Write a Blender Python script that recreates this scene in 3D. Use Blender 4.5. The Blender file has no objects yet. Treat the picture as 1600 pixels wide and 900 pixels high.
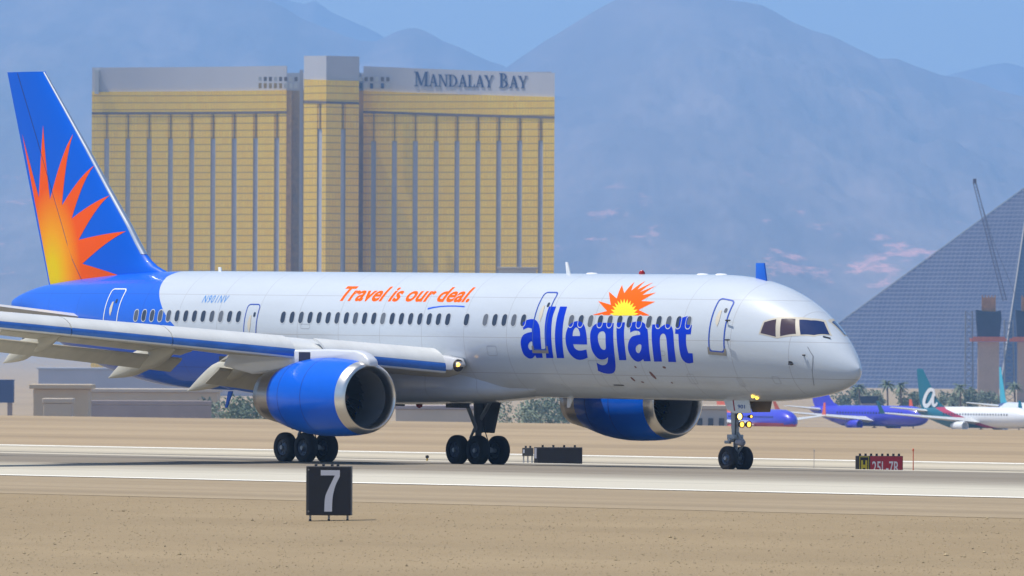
import bpy, bmesh, math, random
from math import sin, cos, pi, radians, sqrt, atan2
from mathutils import Vector, Matrix, noise

SC = bpy.context.scene
COL = SC.collection
R = random.Random(7)

# ---------------------------------------------------------------- camera
F, CX, CY = 16189.49, 800.0, 450.0            # focal length in pixels of the 1600 px photograph
CAM_H, HORIZON, ROLL = 4.1689, 529.27, 0.0042
cam_d = bpy.data.cameras.new('camera')
cam = bpy.data.objects.new('camera', cam_d)
COL.objects.link(cam)
cam_d.sensor_width = 36.0
cam_d.lens = F / 1600 * 36.0
cam_d.clip_start, cam_d.clip_end = 1.0, 90000.0
PITCH = (HORIZON - CY) / F
CAM_M = Matrix.Translation((0, 0, CAM_H)) @ Matrix.Rotation(pi / 2 + PITCH, 4, 'X') @ Matrix.Rotation(ROLL, 4, 'Z')
cam.matrix_world = CAM_M
cam_d.dof.use_dof = True
cam_d.dof.focus_distance = 338.0
cam_d.dof.aperture_fstop = 7.1
SC.camera = cam

# ---------------------------------------------------------------- sky, sun, exposure
SUN = Vector((-0.42, 0.0, 0.905)).normalized()
EL = math.asin(SUN.z)
world = bpy.data.worlds.new('World')
SC.world = world
world.use_nodes = True
nt = world.node_tree
bg = nt.nodes['Background']
sky = nt.nodes.new('ShaderNodeTexSky')
sky.sky_type = 'NISHITA'
sky.sun_disc = False
sky.sun_elevation = EL
sky.sun_rotation = atan2(SUN.x, SUN.y)
sky.air_density, sky.dust_density, sky.ozone_density = 1.0, 0.6, 1.5
nt.links.new(sky.outputs[0], bg.inputs[0])
bg.inputs[1].default_value = 0.11
sun_d = bpy.data.lights.new('sun', 'SUN')
sun_d.energy, sun_d.angle, sun_d.color = 3.9, radians(0.5), (1.0, 0.94, 0.84)
sun = bpy.data.objects.new('sun', sun_d)
sun.rotation_euler = SUN.to_track_quat('Z', 'Y').to_euler()
COL.objects.link(sun)
SC.view_settings.view_transform = 'Standard'
SC.view_settings.look = 'None'
SC.view_settings.exposure = 0.40
SC.view_settings.gamma = 1.0
SC.cycles.use_denoising = True
SC.cycles.volume_bounces = 1
SC.cycles.max_bounces = 8
SC.cycles.sample_clamp_indirect = 6.0

# ---------------------------------------------------------------- pixel helpers (only to read positions off the photograph)
CAM_R = CAM_M.to_3x3()
def ray(px, py):
    return (CAM_R @ Vector(((px - CX) / F, -(py - CY) / F, -1.0)))
def at(px, py, d):                       # point at depth d (world +Y)
    v = ray(px, py)
    v = v * (d / v.y)
    return Vector((v.x, v.y, v.z + CAM_H))

# ---------------------------------------------------------------- materials
MATS = {}
def new_mat(name):
    m = bpy.data.materials.new(name)
    m.use_nodes = True
    b = m.node_tree.nodes['Principled BSDF']
    MATS[name] = m
    return m, m.node_tree, b
def mat(name, col, rough=0.5, metal=0.0, coat=0.0, var=0.0, scale=1.0, bump=0.0, bscale=None, stretch=(1, 1, 1), emit=None, estr=0):
    m, t, b = new_mat(name)
    b.inputs['Base Color'].default_value = (*col, 1)
    b.inputs['Roughness'].default_value = rough
    b.inputs['Metallic'].default_value = metal
    b.inputs['Coat Weight'].default_value = coat
    b.inputs['Coat Roughness'].default_value = 0.06
    if emit:
        b.inputs['Emission Color'].default_value = (*emit, 1)
        b.inputs['Emission Strength'].default_value = estr
    if var or bump:
        tc = t.nodes.new('ShaderNodeTexCoord')
        mp = t.nodes.new('ShaderNodeMapping')
        mp.inputs['Scale'].default_value = stretch
        t.links.new(tc.outputs['Object'], mp.inputs[0])
        n = t.nodes.new('ShaderNodeTexNoise')
        n.inputs['Scale'].default_value = scale
        n.inputs['Detail'].default_value = 8
        n.inputs['Roughness'].default_value = 0.65
        t.links.new(mp.outputs[0], n.inputs['Vector'])
        if var:
            mr = t.nodes.new('ShaderNodeMapRange')
            mr.inputs[1].default_value, mr.inputs[2].default_value = 0.25, 0.75
            mr.inputs[3].default_value, mr.inputs[4].default_value = 1 - var, 1 + var
            t.links.new(n.outputs[0], mr.inputs[0])
            mx = t.nodes.new('ShaderNodeVectorMath'); mx.operation = 'SCALE'
            mx.inputs[0].default_value = col
            t.links.new(mr.outputs[0], mx.inputs['Scale'])
            t.links.new(mx.outputs[0], b.inputs['Base Color'])
        if bump:
            bp = t.nodes.new('ShaderNodeBump')
            bp.inputs['Strength'].default_value = bump
            bp.inputs['Distance'].default_value = 0.03
            if bscale:
                n2 = t.nodes.new('ShaderNodeTexNoise')
                n2.inputs['Scale'].default_value = bscale
                n2.inputs['Detail'].default_value = 6
                t.links.new(mp.outputs[0], n2.inputs['Vector'])
                t.links.new(n2.outputs[0], bp.inputs['Height'])
            else:
                t.links.new(n.outputs[0], bp.inputs['Height'])
            t.links.new(bp.outputs[0], b.inputs['Normal'])
    return m
class NG:
    """tiny node-graph helper"""
    def __init__(s, t): s.t = t
    def n(s, typ, **kw):
        x = s.t.nodes.new(typ)
        for k, v in kw.items(): setattr(x, k, v)
        return x
    def put(s, sock, v):
        if hasattr(v, 'is_output'): s.t.links.new(v, sock)
        elif v is not None: sock.default_value = v
    def math(s, op, a, b=None, c=None, clamp=False):
        x = s.n('ShaderNodeMath', operation=op, use_clamp=clamp)
        s.put(x.inputs[0], a); s.put(x.inputs[1], b); s.put(x.inputs[2], c)
        return x.outputs[0]
    def mix(s, f, a, b):
        x = s.n('ShaderNodeMix', data_type='RGBA')
        s.put(x.inputs[0], f)
        s.put(x.inputs[6], a if hasattr(a, 'is_output') else (*a, 1))
        s.put(x.inputs[7], b if hasattr(b, 'is_output') else (*b, 1))
        return x.outputs[2]
    def noise(s, vec, scale, detail=6, rough=0.6):
        x = s.n('ShaderNodeTexNoise')
        x.inputs['Scale'].default_value = scale
        x.inputs['Detail'].default_value = detail
        x.inputs['Roughness'].default_value = rough
        if vec is not None: s.t.links.new(vec, x.inputs['Vector'])
        return x.outputs[0]
    def rng(s, v, a, b, c=0., d=1.):
        x = s.n('ShaderNodeMapRange')
        s.put(x.inputs[0], v)
        for i, q in enumerate((a, b, c, d)): x.inputs[i + 1].default_value = q
        return x.outputs[0]
    def obj(s):
        return s.n('ShaderNodeTexCoord').outputs['Object']
    def xyz(s, vec):
        x = s.n('ShaderNodeSeparateXYZ'); s.t.links.new(vec, x.inputs[0])
        return x.outputs
    def mapping(s, vec, scale):
        x = s.n('ShaderNodeMapping'); x.inputs['Scale'].default_value = scale
        s.t.links.new(vec, x.inputs[0]); return x.outputs[0]

# ---------------------------------------------------------------- mesh helpers
class MB:
    def __init__(s): s.v, s.f, s.uv, s.mi = [], [], None, []
    def add(s, vs, fs, mi=0):
        o = len(s.v)
        s.v += [tuple(v) for v in vs]
        s.f += [tuple(i + o for i in f) for f in fs]
        s.mi += [mi] * len(fs)
        return s
    def loft(s, rings, closed=True, cap=True, mi=0):
        n = len(rings[0]); vs = [p for r in rings for p in r]; fs = []
        for i in range(len(rings) - 1):
            for j in range(n if closed else n - 1):
                k = (j + 1) % n
                fs.append((i * n + j, i * n + k, (i + 1) * n + k, (i + 1) * n + j))
        if cap and closed:
            fs.append(tuple(reversed(range(n))))
            fs.append(tuple((len(rings) - 1) * n + j for j in range(n)))
        return s.add(vs, fs, mi)
    def box(s, c, d, rot=None, mi=0):
        c = Vector(c); vs = []
        for x in (-1, 1):
            for y in (-1, 1):
                for z in (-1, 1):
                    p = Vector((x * d[0] / 2, y * d[1] / 2, z * d[2] / 2))
                    if rot is not None: p = rot @ p
                    vs.append(c + p)
        return s.add(vs, [(0, 1, 3, 2), (4, 6, 7, 5), (0, 4, 5, 1), (2, 3, 7, 6), (0, 2, 6, 4), (1, 5, 7, 3)], mi)
    def tube(s, pts, r, n=10, cap=True, mi=0):
        pts = [Vector(p) for p in pts]; rings = []
        for i, p in enumerate(pts):
            d = (pts[min(i + 1, len(pts) - 1)] - pts[max(i - 1, 0)]).normalized()
            a = d.orthogonal().normalized() if i == 0 else (a - d * a.dot(d)).normalized()
            b = d.cross(a)
            rr = r[i] if isinstance(r, (list, tuple)) else r
            rings.append([p + a * rr * cos(2 * pi * k / n) + b * rr * sin(2 * pi * k / n) for k in range(n)])
        return s.loft(rings, cap=cap, mi=mi)
    def lathe(s, prof, c=(0, 0, 0), axis='X', n=48, cap=False, mi=0):
        """prof: list of (along, radius)"""
        rings = []
        for a, r in prof:
            ring = []
            for k in range(n):
                t = 2 * pi * k / n
                p = {'X': (a, r * cos(t), r * sin(t)), 'Y': (r * sin(t), a, r * cos(t)), 'Z': (r * cos(t), r * sin(t), a)}[axis]
                ring.append((c[0] + p[0], c[1] + p[1], c[2] + p[2]))
            rings.append(ring)
        return s.loft(rings, cap=cap, mi=mi)
    def prism(s, poly, plane, a, b, mi=0):
        """extrude a 2D polygon; plane 'XZ' -> thickness along Y from a to b, etc."""
        f = {'XZ': lambda p, t: (p[0], t, p[1]), 'XY': lambda p, t: (p[0], p[1], t), 'YZ': lambda p, t: (t, p[0], p[1])}[plane]
        n = len(poly)
        vs = [f(p, a) for p in poly] + [f(p, b) for p in poly]
        fs = [tuple(range(n)), tuple(reversed(range(n, 2 * n)))] + [(i, (i + 1) % n, n + (i + 1) % n, n + i) for i in range(n)]
        return s.add(vs, fs, mi)
    def build(s, name, m, parent=None, smooth=True, sharp=32, bevel=0):
        me = bpy.data.meshes.new(name)
        me.from_pydata(s.v, [], s.f)
        ms = m if isinstance(m, (list, tuple)) else [m]
        for x in ms: me.materials.append(x)
        for p, i in zip(me.polygons, s.mi): p.material_index = i
        bm = bmesh.new(); bm.from_mesh(me)
        bmesh.ops.recalc_face_normals(bm, faces=bm.faces)
        if bevel:
            bmesh.ops.bevel(bm, geom=[e for e in bm.edges if len(e.link_faces) == 2 and e.calc_face_angle(0) > 0.5], offset=bevel, segments=2, affect='EDGES', profile=0.5)
        bm.to_mesh(me); bm.free()
        if smooth:
            for p in me.polygons: p.use_smooth = True
            me.set_sharp_from_angle(angle=radians(sharp))
        o = bpy.data.objects.new(name, me)
        COL.objects.link(o)
        if parent: o.parent = parent
        return o
def tag(o, label=None, cat=None, group=None, kind=None):
    if label: o['label'] = label
    if cat: o['category'] = cat
    if group: o['group'] = group
    if kind: o['kind'] = kind
    return o
def empty(name, loc=(0, 0, 0), rz=0.0, **kw):
    o = bpy.data.objects.new(name, None)
    COL.objects.link(o); o.location = loc; o.rotation_euler = (0, 0, rz); o.empty_display_size = 0.5
    return tag(o, **kw)

def smooth_poly(pts, sub=5, closed=True):
    """Catmull-Rom through points; points with a third element are corners"""
    n = len(pts); out = []
    for i in range(n if closed else n - 1):
        p1, p2 = pts[i], pts[(i + 1) % n]
        p0 = pts[i - 1] if len(p1) < 3 else None
        p3 = pts[(i + 2) % n] if len(p2) < 3 else None
        a, b = Vector(p1[:2]), Vector(p2[:2])
        m1 = (b - Vector(p0[:2])) / 2 if p0 is not None else (b - a)
        m2 = (Vector(p3[:2]) - a) / 2 if p3 is not None else (b - a)
        for k in range(sub):
            t = k / sub
            out.append(tuple((2*t**3-3*t*t+1)*a + (t**3-2*t*t+t)*m1 + (-2*t**3+3*t*t)*b + (t**3-t*t)*m2))
    if not closed: out.append(tuple(pts[-1][:2]))
    return out
def fill2d(polys):
    """even-odd fill of closed 2D polygons -> bmesh in XY"""
    cu = bpy.data.curves.new('tmp', 'CURVE'); cu.dimensions = '2D'; cu.fill_mode = 'FRONT'
    for p in polys:
        s = cu.splines.new('POLY'); s.points.add(len(p) - 1)
        for q, w in zip(s.points, p): q.co = (w[0], w[1], 0, 1)
        s.use_cyclic_u = True
    return curve_bm(cu)
def curve_bm(cu):
    o = bpy.data.objects.new('tmp', cu); COL.objects.link(o)
    bpy.context.view_layer.update()
    dg = bpy.context.evaluated_depsgraph_get()
    me = bpy.data.meshes.new_from_object(o.evaluated_get(dg))
    bm = bmesh.new(); bm.from_mesh(me)
    bpy.data.objects.remove(o); bpy.data.curves.remove(cu); bpy.data.meshes.remove(me)
    return bm
def text_bm(txt, shear=0.0, bold=0.0, spacing=1.0):
    cu = bpy.data.curves.new('tmp', 'FONT'); cu.body = txt; cu.shear = shear; cu.offset = bold
    cu.space_character = spacing; cu.fill_mode = 'FRONT'; cu.resolution_u = 3
    return curve_bm(cu)
def fit2d(bm, x0, x1, y0, y1):
    xs = [v.co.x for v in bm.verts]; ys = [v.co.y for v in bm.verts]
    a, b, c, d = min(xs), max(xs), min(ys), max(ys)
    for v in bm.verts:
        v.co.x = x0 + (v.co.x - a) / (b - a) * (x1 - x0); v.co.y = y0 + (v.co.y - c) / (d - c) * (y1 - y0)
    return bm
def cut(bm, gx, gy):
    """slice a flat mesh along a grid so it can bend"""
    for ax, st in ((0, gx), (1, gy)):
        if not st: continue
        lo = min(v.co[ax] for v in bm.verts); hi = max(v.co[ax] for v in bm.verts)
        k = math.ceil(lo / st)
        while k * st < hi:
            co = [0, 0, 0]; no = [0, 0, 0]; co[ax] = k * st; no[ax] = 1
            bmesh.ops.bisect_plane(bm, geom=bm.verts[:] + bm.edges[:] + bm.faces[:], plane_co=co, plane_no=no)
            k += 1
    return bm
def bm_obj(bm, name, m, parent=None, smooth=True):
    me = bpy.data.meshes.new(name); bm.to_mesh(me); bm.free(); me.materials.append(m)
    if smooth:
        for p in me.polygons: p.use_smooth = True
    o = bpy.data.objects.new(name, me); COL.objects.link(o)
    if parent: o.parent = parent
    return o
def lerp_tab(tab, x):
    if x <= tab[0][0]: return tab[0][1]
    for (a, b), (c, d) in zip(tab, tab[1:]):
        if x <= c:
            return b + (d - b) * (x - a) / (c - a)
    return tab[-1][1]

# ================================================================ GROUND (p along the runway, q across it towards the camera)
TH = 0.6652
PX, PY = -2.4807, 348.1262
FW = Vector((sin(TH), -cos(TH), 0)); QW = Vector((-cos(TH), -sin(TH), 0))
PROFILE = [(-30000, -13.2), (-700, -13.2), (-300, -5.5), (-228, -1.62), (-215, -1.5), (-110, -1.62), (-50, -1.5), (-23, -0.42), (-8, -0.195), (0, -0.06), (3, -0.012), (5, 0.0), (7, -0.012), (23, -0.25), (41, -0.30), (48, -0.42), (62, -0.85), (110, -2.1), (260, -3.4), (1500, -4.0)]
def gz(q): return lerp_tab(PROFILE, q)
def pq(p, q, dz=0.0): 
    v = Vector((PX, PY, 0)) + FW * p + QW * q
    return Vector((v.x, v.y, gz(q) + dz))
def to_q(v): return (Vector((v.x, v.y, 0)) - Vector((PX, PY, 0))).dot(QW)
def to_p(v): return (Vector((v.x, v.y, 0)) - Vector((PX, PY, 0))).dot(FW)
def ground_hit(px, py):
    """walk a pixel's ray down to the ground"""
    d = 150.0
    while d < 1200:
        w = at(px, py, d)
        if w.z <= gz(to_q(w)): return w
        d += 0.5
    return w
# the ground objects share a local frame: X = p, Y = -q, Z up
GROT = atan2(FW.y, FW.x)
def strip(name, q0, q1, dz, m, p0=-17000, p1=17000, extra=(), kind='structure'):
    qs = sorted({q0, q1, *extra, *[q for q, _ in PROFILE if q0 < q < q1]})
    ps = [p0, -400, -60, 60, 400, p1] if p1 > 500 else [p0, p1]
    vs = [(p, -q, gz(q) + dz) for q in qs for p in ps]
    n = len(ps); fs = [(i * n + j, i * n + j + 1, (i + 1) * n + j + 1, (i + 1) * n + j) for i in range(len(qs) - 1) for j in range(n - 1)]
    o = MB().add(vs, fs).build(name, m, smooth=False)
    o.location = (PX, PY, 0); o.rotation_euler = (0, 0, GROT)
    for p in o.data.polygons:
        if p.normal.z < 0: p.flip()
    return tag(o, kind=kind)

def ground_mat(name, c1, c2, c3, fine, mid, rough=0.95, bump=0.3, streak=None, sk=.5):
    m, t, b = new_mat(name); g = NG(t); o = g.obj()
    big = g.rng(g.noise(o, mid, 5, .6), .3, .7)
    sm = g.rng(g.noise(o, fine, 4, .7), .3, .7)
    c = g.mix(big, c1, c2)
    c = g.mix(g.math('MULTIPLY', sm, .6), c, c3)
    if streak:
        st = g.rng(g.noise(g.mapping(o, streak), 1.0, 5, .6), .42, .62)
        c = g.mix(g.math('MULTIPLY', st, sk), c, tuple(x * .62 for x in c1))
    t.links.new(c, b.inputs['Base Color'])
    b.inputs['Roughness'].default_value = rough
    b.inputs['Specular IOR Level'].default_value = .2
    bp = g.n('ShaderNodeBump'); bp.inputs['Strength'].default_value = bump; bp.inputs['Distance'].default_value = .05
    t.links.new(g.noise(o, fine, 6, .7), bp.inputs['Height']); t.links.new(bp.outputs[0], b.inputs['Normal'])
    return m
SAND = ground_mat('sand', (.36, .265, .16), (.43, .33, .205), (.28, .205, .12), 5.0, .05, bump=.6, streak=(.004, .10, 1))
GRAVEL = ground_mat('gravel', (.32, .24, .137), (.37, .282, .166), (.20, .148, .085), 16.0, .10, bump=.5, streak=(.03, .22, 1), sk=.25)
SHOULDER = ground_mat('shoulder_asphalt', (.33, .255, .16), (.38, .30, .195), (.27, .205, .125), 3.0, .08, bump=.3, streak=(.006, .35, 1))
CONCRETE = ground_mat('old_concrete', (.50, .44, .33), (.57, .51, .39), (.40, .345, .25), 2.0, .06, bump=.1, streak=(.003, .18, 1))
# runway: pale concrete with a darker rubber-stained middle
def runway_mat():
    m, t, b = new_mat('runway_concrete'); g = NG(t); o = g.obj(); x, y, z = g.xyz(o)
    q = g.math('MULTIPLY', y, -1.0)
    wob = g.math('MULTIPLY', g.math('SUBTRACT', g.noise(g.mapping(o, (.02, .25, 1)), 1., 5), .5), 7.0)
    qq = g.math('ADD', q, wob)
    dark = g.math('MULTIPLY', g.rng(qq, 17.0, 9.5), g.rng(qq, -22, -17))
    st = g.rng(g.noise(g.mapping(o, (.008, 1.3, 1)), 1., 6, .7), .3, .7)
    base = g.mix(g.noise(o, .3, 6), (.47, .435, .35), (.54, .50, .405))
    col = g.mix(g.math('MULTIPLY', dark, g.rng(st, 0, 1, .65, 1.0)), base, (.15, .12, .085))
    jt = g.math('LESS_THAN', g.math('FRACT', g.math('DIVIDE', g.math('ADD', y, 200.), 7.62)), .03)
    col = g.mix(g.math('MULTIPLY', jt, .4), col, (.14, .12, .09))
    t.links.new(col, b.inputs['Base Color']); b.inputs['Roughness'].default_value = .85
    b.inputs['Specular IOR Level'].default_value = .25
    return m
RUNWAY = runway_mat()
PAINT = mat('runway_paint', (.82, .79, .70), .8, var=.1, scale=.6)
strip('ground', -24000, 1400, 0, SAND)
strip('gravel_field', 41.5, 700, .008, GRAVEL)
strip('runway_shoulder', 22.95, 41.8, .016, SHOULDER)
strip('taxiway', -108, -62, .02, CONCRETE)
strip('runway', -23, 23, .024, RUNWAY)
strip('runway_edge_line', 22.35, 22.95, .034, PAINT)
strip('taxiway_edge_line', -107, -104.5, .03, PAINT)
strip('taxiway_line', -86.5, -85, .03, mat('taxi_dark_joint', (.22, .19, .15), .9))

# haze: one closed box of even pale air around everything
hz_m = bpy.data.materials.new('haze_air'); hz_m.use_nodes = True
ht = hz_m.node_tree; ht.nodes.clear()
ho = ht.nodes.new('ShaderNodeOutputMaterial'); hv = ht.nodes.new('ShaderNodeVolumePrincipled')
hv.inputs['Color'].default_value = (.29, .56, 1.0, 1)
hv.inputs['Density'].default_value = 8.0e-5
hv.inputs['Anisotropy'].default_value = 0.0
ht.links.new(hv.outputs[0], ho.inputs['Volume'])
hz = MB().box((0, 11000, 600), (40000, 42000, 1236)).build('haze', hz_m, smooth=False)
tag(hz, kind='stuff')

# ================================================================ MOUNTAINS
def mountain_mat(name, c1, c2, c3):
    m, t, b = new_mat(name); g = NG(t); o = g.obj()
    big = g.rng(g.noise(g.mapping(o, (1, .1, 1)), .0008, 8, .62), .35, .65)
    sm = g.rng(g.noise(g.mapping(o, (1, .09, .9)), .0045, 9, .7), .44, .68)
    c = g.mix(big, c1, c2)
    c = g.mix(g.math('MULTIPLY', sm, .8), c, c3)
    x, y, z = g.xyz(o)
    pm_ = g.rng(g.noise(g.mapping(o, (.55, .05, 1.4)), .016, 6, .7), .58, .66)
    pm_ = g.math('MULTIPLY', pm_, g.math('MULTIPLY', g.rng(z, 300., 130.), g.rng(z, 20., 60.)))
    c = g.mix(g.math('MULTIPLY', pm_, .7), c, (.80, .38, .30))
    t.links.new(c, b.inputs['Base Color']); b.inputs['Roughness'].default_value = 1
    b.inputs['Specular IOR Level'].default_value = 0
    return m
MTN = mountain_mat('mountain_rock', (.10, .08, .085), (.19, .15, .135), (.32, .245, .21))
def mountain(name, outline, D, front, back, seed, rough=1.0):
    """outline: skyline pixels; a ridge of that height at depth D with slopes in front and behind"""
    xs = [p[0] for p in outline]
    x0, x1 = min(xs), max(xs); nx = 420; ny = 130; vs = []; fs = []
    for j in range(ny + 1):
        dd = -front + (front + back) * j / ny
        s = (1 - abs(dd) / (front if dd < 0 else back))
        for i in range(nx + 1):
            px = x0 + (x1 - x0) * i / nx
            wx = (px - CX) / F * D
            hz_ = at(px, lerp_tab(outline, px), D).z + 12
            hz_ = max(hz_, 0)
            q = Vector((wx * .0019, dd * .00042, seed))
            ridged = noise.ridged_multi_fractal(q * 1.5 + Vector((noise.noise(q * 2), noise.noise(q * 2 + Vector((9, 4, 1))), 0)) * .35, .95, 2.1, 7, 1.0, 2.0) * .55
            n2 = noise.fractal(q * 5, .9, 2.1, 5)
            prof = max(s, 0) ** (1.25 + .5 * (ridged - .5))
            z = hz_ * prof + (1 - s ** 4 if s > 0 else 0) * s * rough * (190 * (ridged - .62) + 34 * n2)
            vs.append((wx * (1 + .25 * dd / D), D + dd, -14 + max(z, 0)))
    for j in range(ny):
        for i in range(nx):
            a = j * (nx + 1) + i
            fs.append((a, a + 1, a + nx + 2, a + nx + 1))
    o = MB().add(vs, fs).build(name, MTN, sharp=180)
    return tag(o, kind='structure')
mountain('mountain_ridge', [(560, 330), (640, 250), (720, 165), (760, 127), (795, 100), (815, 86), (830, 76), (850, 62), (870, 51), (887, 40), (905, 29), (928, 15), (950, 3), (975, -8), (1015, -15), (1060, -14), (1105, -6), (1130, -2), (1165, 2), (1190, 7), (1212, 18), (1235, 32), (1265, 45), (1300, 55), (1340, 75), (1372, 90), (1400, 90), (1430, 102), (1470, 116), (1500, 120), (1530, 128), (1560, 140), (1600, 150), (1660, 170), (1800, 215), (2000, 300), (2200, 420)], 20000, 9000, 4000, 1.3)
mountain('left_mountain_ridge', [(-700, 160), (-500, 90), (-300, 20), (-100, -25), (150, -40), (330, -25), (400, -6), (425, -1), (440, 6), (456, 16), (470, 25), (490, 33), (510, 41), (535, 52), (560, 60), (585, 61), (600, 55), (620, 45), (640, 40), (652, 41), (665, 46), (678, 53), (690, 61), (715, 70), (740, 82), (765, 93), (785, 99), (830, 135), (900, 190), (1000, 280), (1150, 420)], 21500, 9500, 4000, 5.1)
mountain('far_mountain_ridge', [(200, 60), (330, 5), (430, -12), (455, -2), (475, 2), (490, -4), (505, 6), (515, 14), (540, 25), (565, 36), (590, 48), (630, 75), (720, 140), (900, 260), (1200, 360), (1350, 220), (1420, 148), (1470, 116), (1500, 108), (1530, 101), (1550, 97), (1570, 94), (1590, 99), (1620, 110), (1700, 150), (1900, 260)], 27000, 5500, 3500, 9.7, .6)

# ================================================================ HOTEL TOWER
HD = 3400.0
HK = HD / F
GOLD_W = []
def gold_mat():
    m, t, b = new_mat('gold_glass'); g = NG(t)
    uv = g.n('ShaderNodeUVMap').outputs[0]; x, y, z = g.xyz(uv)
    fl = g.math('FRACT', g.math('DIVIDE', y, 2.31))
    line = g.math('LESS_THAN', fl, .14)
    mu = g.math('FRACT', g.math('DIVIDE', x, .95))
    mline = g.math('LESS_THAN', mu, .22)
    cell = g.n('ShaderNodeTexWhiteNoise', noise_dimensions='2D')
    cv = g.n('ShaderNodeCombineXYZ')
    t.links.new(g.math('FLOOR', g.math('DIVIDE', x, .95)), cv.inputs[0]); t.links.new(g.math('FLOOR', g.math('DIVIDE', y, 2.31)), cv.inputs[1])
    t.links.new(cv.outputs[0], cell.inputs['Vector'])
    c = g.mix(cell.outputs[0], (.95, .575, .02), (.98, .65, .04))
    pat = g.rng(g.noise(uv, .035, 4), .35, .65)
    c = g.mix(g.math('MULTIPLY', pat, .35), c, (.80, .50, .05))
    c = g.mix(g.math('MULTIPLY', mline, .28), c, (.36, .22, .05))
    c = g.mix(g.math('MULTIPLY', line, .62), c, (.22, .13, .05))
    t.links.new(c, b.inputs['Base Color'])
    b.inputs['Metallic'].default_value = .45; b.inputs['Roughness'].default_value = .36
    return m
GOLD = gold_mat()
STRIPG = mat('grey_blue_glass_strip', (.42, .43, .49), .35, .1, var=.12, scale=.2)
PENT = mat('penthouse_grey_panel', (.46, .46, .49), .6, var=.07, scale=.06, stretch=(1, 1, .1))
PENTL = mat('penthouse_pale_panel', (.52, .53, .50), .6)
LEDGE = mat('dark_ledge', (.14, .10, .07), .7)
SLOT = mat('brown_recess', (.50, .34, .12), .6, var=.3, scale=.5)
NAVY = mat('navy_sign_letters', (.012, .03, .12), .5)
hotel_base_z = -13.2
hotel = empty('hotel_tower', (at(520, 600, HD).x, HD, hotel_base_z), label='gold glass hotel tower with grey top storey behind the airliner', cat='hotel')
def H(px, py, dep=0.0):
    """point on the hotel in its own frame; dep = metres nearer to the camera"""
    w = at(px, py, HD - dep)
    return Vector((w.x, w.y, w.z)) - Vector(hotel.location)
def uvquad(o, w0, z0):
    pass
def wall_curve(name, m, pts, ztop, zbot, parent, thick=1.5, push=0.0):
    """a vertical wall along plan points (x, depth offset) from zbot to ztop with uv in metres; ztop may be a function of t"""
    vs, fs, uvs = [], [], []
    n = len(pts); L = [0.0]
    for a, b in zip(pts, pts[1:]): L.append(L[-1] + (Vector(b) - Vector(a)).length)
    for i, p in enumerate(pts):
        zt = ztop(i / (n - 1)) if callable(ztop) else ztop
        zb = zbot(i / (n - 1)) if callable(zbot) else zbot
        for z, back in ((zb, 0), (zt, 0), (zt, thick), (zb, thick)):
            vs.append((p[0], p[1] - push + back, z))
    for i in range(n - 1):
        a, b = 4 * i, 4 * i + 4
        fs += [(a, b, b + 1, a + 1), (a + 1, b + 1, b + 2, a + 2), (a + 2, b + 2, b + 3, a + 3)]
    fs += [(0, 1, 2, 3), (4 * n - 1, 4 * n - 2, 4 * n - 3, 4 * n - 4)]
    o = MB().add(vs, fs).build(name, m, parent, smooth=False)
    uvl = o.data.uv_layers.new(name='uv')
    base = pts[0][0]
    for lp in o.data.loops:
        v = o.data.vertices[lp.vertex_index].co
        uvl.data[lp.index].uv = (v.x, v.z)
    return o
def wing_plan(pxa, pxb, da, db, n, bulge):
    """plan points between two photo columns, depth da->db (nearer positive), slightly concave"""
    out = []
    for i in range(n + 1):
        t = i / n
        dep = da + (db - da) * t - bulge * sin(pi * t)
        p = H(pxa + (pxb - pxa) * t, 300, dep)
        out.append((p.x, p.y))
    return out
def zpix(py, dep=0): return H(520, py, dep).z
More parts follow.
